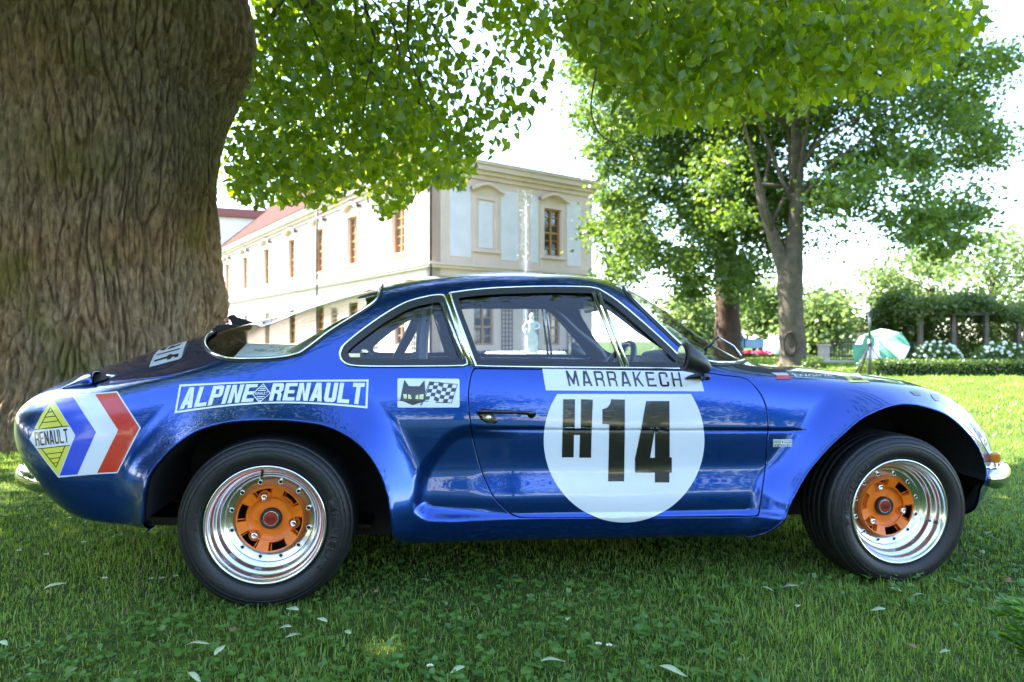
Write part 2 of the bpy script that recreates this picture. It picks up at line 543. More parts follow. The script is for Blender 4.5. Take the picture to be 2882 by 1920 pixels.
# distant wing with red eaves
far = tag(empty('distant_wing', (-24.3, 62, 0)), 'white far wing with a dark red eaves line beyond the long facade', 'building')
MB().box(-3.2, 6, 0, 8, -.3, 12.2).build('wall', w_pale, far)
MB().add([Vector(p) for p in ((-3.6, -.5, 12.2), (6.4, -.5, 11.6), (6.4, 8.5, 11.6), (-3.6, 8.5, 12.2), (-3.6, -.5, 12.95), (6.4, -.5, 12.3), (6.4, 8.5, 12.3), (-3.6, 8.5, 12.95))], [(0, 1, 5, 4), (1, 2, 6, 5), (2, 3, 7, 6), (3, 0, 4, 7), (4, 5, 6, 7), (0, 3, 2, 1)]).build('eaves_board', mat('dark_red_paint', (0.20, 0.05, 0.045), 0.6), far)

# ------------------------------------------------------------------ foliage generators
def rot_frames(n, droop=0.5, rng=RNG):
    """random leaf frames: axis (stalk to tip), side and normal"""
    ax = rng.normal(size=(n, 3)); ax[:, 2] = ax[:, 2] * .5 - droop
    ax /= np.linalg.norm(ax, axis=1, keepdims=True)
    q = rng.normal(size=(n, 3))
    sd = np.cross(ax, q); sd /= np.linalg.norm(sd, axis=1, keepdims=True)
    return ax, sd, np.cross(ax, sd)
HEART = np.array([(0, 0, 0), (-.10, .33, .09), (.14, .47, .14), (.50, .41, .09), (.78, .21, .0), (1.05, 0, -.20), (.78, -.21, .0), (.50, -.41, .09), (.14, -.47, .14), (-.10, -.33, .09)])
HEART_F = np.array([(0, 2, 1), (0, 3, 2), (0, 4, 3), (0, 5, 4), (0, 6, 5), (0, 7, 6), (0, 8, 7), (0, 9, 8)])
DIAM = np.array([(0, 0, 0), (.45, .36, .05), (1, 0, -.06), (.45, -.36, .05)])
DIAM_F = np.array([(0, 2, 1), (0, 3, 2)])
ROUND6 = np.array([(0, 0, 0), (.25, .36, .03), (.7, .38, .03), (1, 0, -.05), (.7, -.38, .03), (.25, -.36, .03)])
ROUND6_F = np.array([(0, 2, 1), (0, 3, 2), (0, 4, 3), (0, 5, 4)])
def leaf_geo(C, size, shape=DIAM, faces=DIAM_F, droop=.5, rng=RNG, frames=None, spread=(.1, .9)):
    n = len(C)
    ax, sd, nm = frames if frames is not None else rot_frames(n, droop, rng)
    s = np.asarray(size).reshape(-1, 1, 1) if np.ndim(size) else size
    V = (shape[None, :, 0:1] * ax[:, None] + shape[None, :, 1:2] * sd[:, None] + shape[None, :, 2:3] * nm[:, None]) * s + C[:, None]
    k = len(shape)
    F = (faces[None] + (np.arange(n) * k)[:, None, None]).reshape(-1, 3)
    r = np.repeat(rng.uniform(spread[0], spread[1], n), len(faces))
    return V.reshape(-1, 3), F, r
def join_geo(gs):
    Vs, Fs, Rs, o = [], [], [], 0
    for V, F, r in gs:
        Vs.append(V); Fs.append(F + o); Rs.append(r); o += len(V)
    return np.vstack(Vs), np.vstack(Fs), np.concatenate(Rs)
def in_poly(P, poly): return sdist(P, np.asarray(poly, float)) < 0
def project(W): return np.stack([1441 + FPX * W[:, 0] / W[:, 1], 960 - FPX * (W[:, 2] - CAM_H) / W[:, 1]], 1)

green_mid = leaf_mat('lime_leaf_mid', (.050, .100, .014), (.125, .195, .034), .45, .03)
green_far = leaf_mat('leaf_far', (.085, .140, .040), (.150, .210, .070), .45, .03)  # paler greens stand in for haze over distant foliage
green_dark = leaf_mat('leaf_dark', (.030, .062, .015), (.070, .120, .025), .35, .05)
green_hedge = leaf_mat('leaf_hedge', (.040, .085, .012), (.095, .155, .025), .35, .05)
bark_mid = mat('smooth_bark', (.085, .064, .042), .9, var=.35, vscale=5, bump=.6, bscale=9)

def clump_tree(name, label, base, trunk, polyPX, Y0, Y1, nclump, nleaf, lsize, m, group=None, sd=.42, cat='tree', limbs=(), bark=None, clear=None):
    """tree whose crown fills a region of the picture between two depths"""
    t = tag(empty(name, base), label, cat, group)
    poly = np.asarray(polyPX, float)
    lo, hi = poly.min(0), poly.max(0)
    cs = []
    while len(cs) < nclump:
        q = RNG.uniform(lo, hi, size=(400, 2)); q = q[in_poly(q, poly)]
        for u, v in q:
            Y = RNG.uniform(Y0, Y1)
            if clear is not None and clear[0] < u < clear[1] and clear[2] < v < clear[3]: Y = RNG.uniform(clear[4], Y1)
            cs.append(tuple(ray_at(u, v, Y)))
    cs = np.array(cs[:nclump])
    per = nleaf // nclump
    w = RNG.uniform(.55, 1.35, nclump)
    C = np.repeat(cs, per, axis=0) + RNG.normal(size=(nclump * per, 3)) * (sd * np.repeat(w, per))[:, None] * np.array((1, 1, .62))
    C = C[C[:, 2] > .1]
    V, F, r = leaf_geo(C, RNG.uniform(.7, 1.3, len(C)) * lsize, droop=.55)
    V = V - np.array(base)
    link('crown', np_mesh('crown', V, F, rnd=r), m, t)
    for pts, rad in trunk:
        P3 = crom([tuple(Vector(p) - Vector(base)) for p in pts], 6, False)
        R3 = np.interp(np.linspace(0, 1, len(P3)), np.linspace(0, 1, len(rad)), rad)
        R3 = R3 * (1 + .04 * np.sin(np.arange(len(P3)) * 1.7))
        MB().tube([tuple(p) for p in P3], list(R3), 14).build('trunk' if (pts, rad) == trunk[0] else 'limb', bark or bark_mid, t)
    # fine limbs running to a share of the clumps
    top = Vector(trunk[0][0][-1]); 
    for k in range(0, nclump, max(1, nclump // 14)):
        c = Vector(cs[k]); tt = random.choice(trunk)[0]
        st = Vector(tt[-1]).lerp(Vector(tt[len(tt) // 2]), random.random())
        mid = st.lerp(c, .5) + Vector((random.uniform(-.3, .3), random.uniform(-.3, .3), .35))
        P3 = crom([tuple(st - Vector(base)), tuple(mid - Vector(base)), tuple(c - Vector(base))], 4, False)
        MB().tube([tuple(p) for p in P3], list(np.linspace(.07, .015, len(P3))), 6).build('limb', bark or bark_mid, t)
    return t

# twin-stemmed tree and its neighbour
Ya = 22.0
def pa(u, v, Y=Ya): return tuple(ray_at(u, v, Y))
twin = clump_tree('lime_tree', 'twin-stemmed leafy tree with an oval scar low on its trunk', (9.05, 22, 0),
    [([pa(2232, 1040), pa(2232, 985), pa(2226, 880), pa(2224, 770), pa(2238, 640), pa(2244, 480), pa(2240, 330)], [.56, .41, .38, .40, .24, .19, .12]),
     ([pa(2218, 800), pa(2204, 745), pa(2180, 680), pa(2150, 590), pa(2130, 510)], [.29, .25, .20, .16, .10])],
    [(1960, 560), (1900, 300), (1860, -100), (1960, -450), (2250, -620), (2560, -450), (2740, -60), (2840, 180), (2830, 400), (2760, 490), (2750, 660), (2650, 715), (2540, 670), (2470, 590), (2400, 610), (2330, 700), (2270, 690), (2180, 560), (2110, 640), (2040, 700)],
    19, 26, 420, 84000, .165, green_mid, clear=(2090, 2300, 330, 800, 24.0))
scar = MB()
for k in range(28):
    pass
sc_c = Vector(pa(2224, 968, 21.55)) - Vector((9.05, 22, 0))
scar.tube([sc_c + Vector((.19 * math.cos(t), .05 * abs(math.cos(t)), .36 * math.sin(t))) for t in np.linspace(0, 2 * math.pi, 32, endpoint=False)], .045, 8, closed=True)
scar.build('trunk_scar', mat('scar_bark', (.045, .035, .025), .95), twin)
clump_tree('lime_tree', 'dense leafy tree with a single reddish trunk beyond the windscreen', (9.0, 28.5, 0),
    [([pa(2048, 1050, 28.5), pa(2048, 900, 28.5), pa(2044, 760, 28.5), pa(2040, 560, 28.5), pa(2040, 350, 28.5)], [.62, .50, .46, .34, .2])],
    [(1640, 330), (1600, 150), (1640, -100), (1800, -330), (2000, -300), (2100, 0), (2140, 400), (2200, 640), (2190, 840), (2150, 900), (2090, 830), (2010, 770), (1960, 880), (1915, 830), (1900, 740), (1820, 740), (1770, 790), (1720, 800), (1690, 690), (1665, 600), (1690, 480)],
    24, 33, 420, 80000, .19, leaf_mat('lime_leaf_cool', (.045, .090, .016), (.110, .180, .036), .45, .03), bark=mat('reddish_bark', (.072, .040, .028), .9, var=.3, vscale=4, bump=.5, bscale=7))

# far trees, distance haze put into their paler leaf colour
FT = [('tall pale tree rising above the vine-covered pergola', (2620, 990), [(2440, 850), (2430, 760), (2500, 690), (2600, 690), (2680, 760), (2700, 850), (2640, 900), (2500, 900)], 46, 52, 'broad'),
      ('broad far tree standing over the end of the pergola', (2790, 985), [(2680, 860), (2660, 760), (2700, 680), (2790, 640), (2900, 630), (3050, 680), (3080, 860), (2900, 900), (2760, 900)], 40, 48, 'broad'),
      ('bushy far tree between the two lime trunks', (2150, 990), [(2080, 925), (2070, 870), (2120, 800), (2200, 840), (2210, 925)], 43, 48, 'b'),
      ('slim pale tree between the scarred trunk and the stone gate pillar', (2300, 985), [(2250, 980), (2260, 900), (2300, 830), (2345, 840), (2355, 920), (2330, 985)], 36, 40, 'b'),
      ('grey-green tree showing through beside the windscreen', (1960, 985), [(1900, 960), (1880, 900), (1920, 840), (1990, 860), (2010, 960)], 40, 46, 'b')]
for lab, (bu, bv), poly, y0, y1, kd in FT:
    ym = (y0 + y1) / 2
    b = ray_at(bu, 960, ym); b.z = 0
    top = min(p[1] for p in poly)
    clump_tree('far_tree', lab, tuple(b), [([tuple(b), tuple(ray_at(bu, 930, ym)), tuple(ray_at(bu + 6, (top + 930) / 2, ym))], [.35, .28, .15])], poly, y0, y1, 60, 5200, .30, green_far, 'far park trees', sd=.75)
def bush(name, label, c, rad, n, ls, m, group=None, cat='shrub', stems=True, flower=None):
    t = tag(empty(name, (c[0], c[1], 0)), label, cat, group)
    d = RNG.normal(size=(n, 3)); d /= np.linalg.norm(d, axis=1, keepdims=True)
    rr = RNG.uniform(.55, 1.0, (n, 1)) ** .6
    lump = 1 + .16 * np.sin(d[:, 0:1] * 6 + c[0]) * np.cos(d[:, 2:3] * 7 + c[1])
    C = d * rr * lump * np.array(rad) + np.array((0, 0, c[2]))
    C = C[C[:, 2] > .03]
    V, F, r = leaf_geo(C, RNG.uniform(.7, 1.3, len(C)) * ls, droop=.1)
    link('foliage', np_mesh('foliage', V, F, rnd=r), m, t)
    for k in range(5):
        a = random.uniform(0, 6.28)
        MB().tube([(0.05 * math.cos(a), .05 * math.sin(a), 0), (rad[0] * .4 * math.cos(a), rad[1] * .4 * math.sin(a), c[2])], [.04, .015], 6).build('stem', bark_mid, t)
    if flower:
        fm, nf, fs = flower
        d = RNG.normal(size=(nf, 3)); d[:, 2] = np.abs(d[:, 2]); d[:, 1] = -np.abs(d[:, 1]) ; d /= np.linalg.norm(d, axis=1, keepdims=True)
        mbf = None
        for q in d:
            p = q * np.array(rad) * 1.02 + np.array((0, 0, c[2]))
            MB().ball(p, fs * random.uniform(.7, 1.2), 7, 4).build('blossom', fm, t)
    return t
p = ray_at(2530, 960, 27); bush('round_tree', 'dark round-headed shrub behind the green and white parasol', (p.x, 27, 1.5), (1.15, 1.1, 1.35), 6500, .13, green_hedge)
p = ray_at(2290, 960, 20); bush('box_shrub', 'small clipped shrub at the foot of the scarred trunk', (p.x, 20, .14), (.34, .3, .26), 900, .06, green_hedge)
def hedge(name, label, x0, x1, y0, y1, h, n, ls, m, group=None):
    t = tag(empty(name, ((x0 + x1) / 2, (y0 + y1) / 2, 0)), label, 'hedge', group)
    U = RNG.uniform(-1, 1, (n, 3)); ax = RNG.integers(0, 3, n)
    sel = ax == 2; U[sel, 2] = 1; U[ax == 1, 1] = np.where(RNG.random((ax == 1).sum()) < .8, -1, 1); U[ax == 0, 0] = np.sign(U[ax == 0, 0])
    C = U * np.array(((x1 - x0) / 2, (y1 - y0) / 2, h / 2)) * (1 + RNG.normal(size=(n, 1)) * .012) + np.array((0, 0, h / 2)) + RNG.normal(size=(n, 3)) * .02
    V, F, r = leaf_geo(C, RNG.uniform(.7, 1.3, n) * ls, droop=-.2)
    link('foliage', np_mesh('foliage', V, F, rnd=r), m, t)
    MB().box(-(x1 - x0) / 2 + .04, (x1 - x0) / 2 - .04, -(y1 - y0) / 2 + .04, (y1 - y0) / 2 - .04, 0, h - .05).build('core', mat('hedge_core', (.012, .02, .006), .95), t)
p0 = ray_at(2466, 960, 16); hedge('box_hedge', 'long low clipped box hedge edging the sunlit lawn', p0.x, 17, 15.9, 16.7, .33, 16000, .05, green_hedge)
whitef = mat('white_petals', (.60, .64, .50), .7)
for i, (u, hw, lab) in enumerate(((2630, .62, 'white hydrangea bush just behind the low hedge'), (2815, .66, 'fuller white hydrangea bush under the pergola end'))):
    p = ray_at(u, 960, 18); bush('hydrangea', lab, (p.x, 18, .38), (hw, .5, .40), 1500, .09, green_hedge, 'hydrangea bushes', flower=(whitef, 36, .042))
# pergola with vines
pg0, pg1 = ray_at(2590, 960, 25).x, ray_at(3050, 960, 25).x
perg = tag(empty('pergola', (pg0, 25, 0)), 'long wooden pergola roofed with sunlit vines', 'pergola')
brownw = mat('weathered_wood', (.12, .09, .065), .85, var=.3, vscale=6)
for k in range(6):
    x = (pg1 - pg0) * k / 5
    MB().box(x - .07, x + .07, -.07, .07, 0, 1.75).build('post', brownw, perg)
    MB().box(x - .06, x + .06, 1.63, 1.77, 0, 1.75).build('post', brownw, perg)
for y in (-.06, 1.64): MB().box(-.3, pg1 - pg0 + .3, y, y + .12, 1.754, 1.88).build('beam', brownw, perg)
C = np.stack([RNG.uniform(-.4, pg1 - pg0 + .4, 15000), RNG.uniform(-.45, 2.2, 15000), RNG.normal(0, .16, 15000)], 1)
C[:, 2] += 1.95 + .28 * np.sin(C[:, 0] * 1.1) + .14 * np.sin(C[:, 0] * 3.1 + 1) - .25 * (C[:, 1] < -.2) * RNG.random(15000) + .12 * C[:, 0] / 3
V, F, r = leaf_geo(C, RNG.uniform(.7, 1.3, len(C)) * .13, droop=.3); link('vines', np_mesh('vines', V, F, rnd=r), leaf_mat('vine_leaf', (.075, .120, .025), (.150, .200, .055), .4, .04), perg)
C = np.stack([RNG.uniform(-.6, pg1 - pg0 + .4, 12000), RNG.normal(2.6, .3, 12000), RNG.uniform(.05, 1.85, 12000)], 1)
V, F, r = leaf_geo(C, RNG.uniform(.7, 1.3, len(C)) * .13, droop=.3); link('back_foliage', np_mesh('back_foliage', V, F, rnd=r), green_far, perg)
# gate pillars and iron railing
stone = mat('pink_stone', (.50, .40, .33), .85, var=.15, vscale=5, bump=.3, bscale=20)
rail = tag(empty('iron_railing', (ray_at(2330, 960, 25.4).x, 25.4, 0)), 'low dark iron railing on a stone kerb between gate pillars', 'railing')
x1 = ray_at(2660, 960, 25.4).x - rail.location.x
MB().box(-.6, x1, -.15, .15, 0, .10).build('kerb', stone, rail)
for k in range(42): MB().box(x1 * k / 41 - .012, x1 * k / 41 + .012, -.012, .012, .10, .78).build('baluster', w_dark, rail)
for z in (.2, .74): MB().box(0, x1, -.035, -.013, z, z + .03).build('rail', w_dark, rail)
for u, lab in ((2318, 'pale stone gate pillar beside the iron railing near the scarred tree'), (2622, 'short stone pillar half hidden by hydrangeas')):
    p = ray_at(u, 960, 25.2); g = tag(empty('gate_pillar', (p.x, 25.2, 0)), lab, 'pillar', 'gate pillars')
    MB().box(-.15, .15, -.15, .15, .1, .62).build('shaft', stone, g); MB().box(-.19, .19, -.19, .19, .62, .70).build('cap', stone, g, bevel=.015); MB().box(-.18, .18, -.18, .18, 0, .10).build('plinth', stone, g)
# tripod stand
tp = ray_at(2447, 1060, 15.6); ts = tag(empty('tripod_stand', (tp.x, 15.6, 0)), 'tall grey tripod stand on the sunlit lawn in front of the hedge', 'tripod')
gm = mat('grey_metal', (.16, .17, .18), .4, .7)
MB().tube([(0, 0, 0), (0, 0, .85)], .045, 10).build('pole', gm, ts); MB().tube([(0, 0, .85), (0, 0, 1.62)], .03, 10).build('upper_pole', gm, ts)
MB().box(-.03, .05, -.04, .04, 1.36, 1.5).build('clamp', mat('dark_plastic', (.02, .02, .025), .5), ts)
for a in (math.radians(200), math.radians(-20), math.radians(90)):
    q = Vector((math.cos(a), math.sin(a), 0)) * .48
    MB().tube([(0, 0, .72), tuple(q)], .016, 8).build('leg', MATS['dark_plastic'], ts)
    MB().tube([(0, 0, .40), tuple(q * .45 + Vector((0, 0, .40)))], .010, 6).build('brace', MATS['dark_plastic'], ts)
MB().lathe([(.05, 0), (.055, .04), (.05, .09)], 12, 'z', (0, 0, .68)).build('collar', MATS['dark_plastic'], ts)
# tilted parasol, green and white gores
pp = ray_at(2478, 960, 18.5); par = tag(empty('garden_parasol', (pp.x, 18.5, 0)), 'green and white garden parasol lying tilted with its ribs showing', 'parasol')
greenc = mat('green_canvas', (.11, .32, .19), .8); whitec = mat('white_canvas', (.75, .78, .76), .8)
Mp = Matrix.Translation((0, 0, .60)) @ Matrix.Rotation(math.radians(-38), 4, 'Y') @ Matrix.Rotation(math.radians(38), 4, 'X')
for k in range(8):
    mb = MB(); vs = []
    for i in range(7):
        r = .70 * i / 6
        for j in range(5):
            a = 2 * math.pi * (k + j / 4) / 8; sag = 1 - .05 * math.sin(math.pi * j / 4) * (i / 6)
            vs.append(Mp @ Vector((r * math.cos(a) * sag, r * math.sin(a) * sag, .34 - .34 * (i / 6) ** 1.5)))
    mb.add(vs, [(i * 5 + j, i * 5 + j + 1, (i + 1) * 5 + j + 1, (i + 1) * 5 + j) for i in range(6) for j in range(4)], True)
    mb.build('canopy_gore', greenc if k % 2 else whitec, par)
    a = 2 * math.pi * k / 8
    MB().tube([Mp @ Vector((0, 0, .33)), Mp @ Vector((.69 * math.cos(a), .69 * math.sin(a), -.015))], .008, 5).build('rib', MATS['grey_metal'], par)
MB().tube([Mp @ Vector((0, 0, .42)), Mp @ Vector((0, 0, -.62))], .022, 8).build('pole', MATS['grey_metal'], par)
mb = MB()
fld = [[(-.78 + .10 * i, -.1 + .06 * math.sin(i * 1.9 + j), .75 - .13 * j - .03 * abs(math.sin(i * 1.3)) + (.25 if j == 0 and 2 < i < 6 else 0)) for i in range(8)] for j in range(6)]
mb.add([p for rw in fld for p in rw], [(j * 8 + i, j * 8 + i + 1, (j + 1) * 8 + i + 1, (j + 1) * 8 + i) for j in range(5) for i in range(7)], True)
mb.build('hanging_cover', greenc, par)
# blue utility truck far behind
bt = ray_at(2105, 960, 38); trk = tag(empty('blue_truck', (bt.x, 38, 0), 0), 'small blue open-bed utility truck far behind the trees', 'truck')
bluep = mat('faded_blue_paint', (.045, .16, .36), .45)
mb = MB(); mb.prism([(-1.02, .42), (-.42, .42), (-.42, 1.10), (-.52, 1.14), (-.88, 1.14), (-1.02, .80)], -.6, .6); mb.build('cab', bluep, trk, bevel=.04)
MB().prism([(-.96, .80), (-.84, 1.05), (-.50, 1.05), (-.50, .80)], -.612, -.6).build('cab_window', w_glass, trk)
MB().box(-.38, 1.05, -.62, .62, .42, .50).build('bed_floor', bluep, trk)
for a, b, y0, y1 in ((-.38, 1.05, -.64, -.60), (-.38, 1.05, .60, .64), (1.03, 1.07, -.6, .6), (-.38, -.34, -.6, .6)): MB().box(a, b, y0, y1, .50, .92).build('bed_side', bluep, trk)
for x in (-.72, .72):
    for y in (-.52, .52):
        MB().lathe([(.13, -.09), (.26, -.09), (.29, -.05), (.29, .05), (.26, .09), (.13, .09)], 20, 'y', (x, y, .29)).build('wheel', mat('far_tyre', (.02, .02, .02), .7), trk)
# white covered table and pink flower bed
wt = ray_at(2182, 960, 36); wtb = tag(empty('covered_table', (wt.x, 36, 0)), 'white cloth-covered table standing between the truck and the scarred tree', 'table')
mb = MB(); n = 40
top = [(.55 * math.cos(t), .5 * math.sin(t), .86) for t in np.linspace(0, 2 * math.pi, n, endpoint=False)]
botm = [(.60 * math.cos(t) * (1 + .06 * math.sin(9 * t)), .55 * math.sin(t) * (1 + .06 * math.sin(9 * t)), .03) for t in np.linspace(0, 2 * math.pi, n, endpoint=False)]
mb.add(top + botm, [(k, (k + 1) % n, n + (k + 1) % n, n + k) for k in range(n)] + [tuple(range(n))], True); mb.build('cloth', whitec, wtb)
for k in range(3): MB().box(-.3 + .2 * k, -.16 + .2 * k, -.1, .1, .86, 1.05 + .05 * k).build('box', whitec, wtb)
fbx = ray_at(2130, 960, 33); fl_ = tag(empty('flower_bed', (fbx.x, 33, 0)), 'bed of bright pink flowers in front of the blue truck', 'flower bed')
C = np.stack([RNG.uniform(-1.5, .9, 900), RNG.uniform(-.4, .4, 900), RNG.uniform(.02, .20, 900)], 1)
V, F, r = leaf_geo(C, .14, droop=0); link('leaves', np_mesh('leaves', V, F, rnd=r), green_hedge, fl_)
C = np.stack([RNG.uniform(-1.5, .7, 380), RNG.uniform(-.4, .4, 380), RNG.uniform(.16, .30, 380)], 1)
V, F, r = leaf_geo(C, .10, ROUND6, ROUND6_F, droop=-.6); tag(link('blossoms', np_mesh('blossoms', V, F, rnd=r), mat('pink_petals', (.62, .05, .17), .6), fl_), kind='stuff')
# far house gable
fh = ray_at(2400, 960, 70); hs = tag(empty('far_house', (fh.x, 70, 0)), 'pinkish far house with a pointed red roof behind the trees', 'house')
MB().box(-1.6, 1.6, 0, 4, 0, 1.7).build('wall', mat('pink_plaster', (.55, .38, .32), .85), hs)
MB().prism([(-1.9, 1.7), (1.9, 1.7), (0, 3.7)], -.2, 4.2).build('roof', w_roof, hs)
# thin pole, statue, fountain
fp = ray_at(892, 960, 22); pl = tag(empty('garden_pole', (fp.x, 22, 0)), 'thin dark upright pole in front of the long palace wing', 'pole')
MB().tube([(0, 0, 0), (0, 0, 5.9)], .026, 8).build('shaft', w_dark, pl); MB().lathe([(.12, 0), (.10, .05), (.04, .1)], 12, 'z').build('foot', w_dark, pl)
st = ray_at(1497, 960, 22); sta = tag(empty('garden_statue', (st.x, 22, 0)), 'pale stone statue on a pedestal seen through the door window', 'statue')
stm = mat('pale_stone', (.52, .52, .50), .85, var=.15, vscale=8)
MB().box(-.30, .30, -.30, .30, 0, .12).build('plinth', stm, sta); MB().box(-.24, .24, -.24, .24, .12, .42).build('pedestal', stm, sta, bevel=.02)
bm_ = bmesh.new()
fig = MB()
fig.tube([(-.09, 0, .40), (-.08, 0, .72), (-.05, 0, 1.02), (0, 0, 1.25), (0, 0, 1.42), (0, 0, 1.50)], [.09, .12, .15, .14, .15, .06], 12)
fig.tube([(.10, -.02, .40), (.10, -.03, .72), (.05, 0, 1.02)], [.08, .11, .14], 12)
fig.ball((0, -.01, 1.60), .10, 12, 8, (.9, 1, 1.2))
fig.tube([(-.15, 0, 1.42), (-.27, -.02, 1.22), (-.20, -.12, 1.02)], [.06, .05, .04], 8); fig.tube([(.15, 0, 1.42), (.26, -.05, 1.25), (.12, -.15, 1.18)], [.06, .05, .04], 8)
fo = fig.build('figure', stm, sta); rm = fo.modifiers.new('remesh', 'REMESH'); rm.mode = 'VOXEL'; rm.voxel_size = .025; rm.use_smooth_shade = True
fn = ray_at(1480, 960, 25); fou = tag(empty('fountain', (fn.x, 25, 0)), 'tall white fountain jet rising in front of the palace gable', 'fountain')
MB().lathe([(1.5, 0), (1.5, .35), (1.42, .42), (1.32, .40), (1.3, .2), (0, .2)], 40, 'z').build('basin', stm, fou)
N = 2400
hgt = RNG.random(N) ** .8; zz = .3 + 6.0 * hgt; wd = .035 + .10 * hgt ** 2 + .06 * (RNG.random(N) < .3)
C = np.stack([RNG.normal(0, 1, N) * wd - .10 * (1 - hgt) * (RNG.random(N) < .3), RNG.normal(0, 1, N) * wd, zz], 1)
V, F, r = leaf_geo(C, RNG.uniform(.010, .032, N), droop=1.5); tag(link('water_jet', np_mesh('water_jet', V, F, rnd=r), mat('white_water', (.85, .88, .9), .3), fou), kind='stuff')
MB().tube([(0, 0, .2), (0, 0, 3.5), (0, 0, 5.9)], [.018, .009, .004], 8).build('jet_core', MATS['white_water'], fou)
# planting strip along the palace foot
bedx = tag(empty('planting_strip', (-3.5, 29, 0)), 'low green planting along the foot of the palace front', 'plants')
n = 4000; t = RNG.uniform(0, 9, n); d = RNG.uniform(.3, 1.0, n)
C = np.stack([AX_R.x * t + N_R.x * d - .03, AX_R.y * t + N_R.y * d + 1, RNG.uniform(0, .35, n)], 1)
V, F, r = leaf_geo(C, .11, droop=0); link('foliage', np_mesh('foliage', V, F, rnd=r), green_dark, bedx)
# the wood on the far side of the lawn, behind the photographer (mirrored in the paint); unseen trees at left added to darken its reflections
proto = None
for k, (x, y, sc_) in enumerate(((-26, -26, 1.2), (-15, -30, 1.3), (-5, -27, 1.05), (5, -31, 1.35), (16, -27, 1.15), (28, -30, 1.3), (-40, -36, 1.2), (46, -34, 1.0), (-19, -9, .9), (-24, 1, 1.1), (-20, 9, 1.0), (-13, -4, 1.0), (-12.5, 3.5, .9), (62, 72, 1.3), (74, 62, 1.2), (78, 46, 1.3), (70, 32, 1.1), (-52, 36, 1.2), (-56, 20, 1.3))):
    if proto is None:
        proto = tag(empty('park_tree', (x, y, 0)), 'broad green park tree out of view around the wide lawn', 'tree', 'park trees across the lawn')
        cl = np.array([(math.cos(a) * r_, math.sin(a) * r_, z) for a, r_, z in zip(RNG.uniform(0, 6.28, 90), RNG.uniform(0, 4.6, 90), RNG.uniform(2, 8.2, 90))])
        C = np.repeat(cl, 70, axis=0) + RNG.normal(size=(6300, 3)) * .7
        V, F, r = leaf_geo(C, RNG.uniform(.25, .45, 6300)); link('crown', np_mesh('crown', V, F, rnd=r), green_dark, proto)
        MB().tube([(0, 0, 0), (0, 0, 2), (.2, 0, 6)], [.4, .3, .15], 10).build('trunk', bark_mid, proto)
        o = proto
    else:
        o = proto.copy(); COL.objects.link(o)
        for ch in list(proto.children):
            c = ch.copy(); COL.objects.link(c); c.parent = o
    o.location = (x, y, 0); o.rotation_euler = (0, 0, k * 1.3); o.scale = (sc_, sc_, sc_)
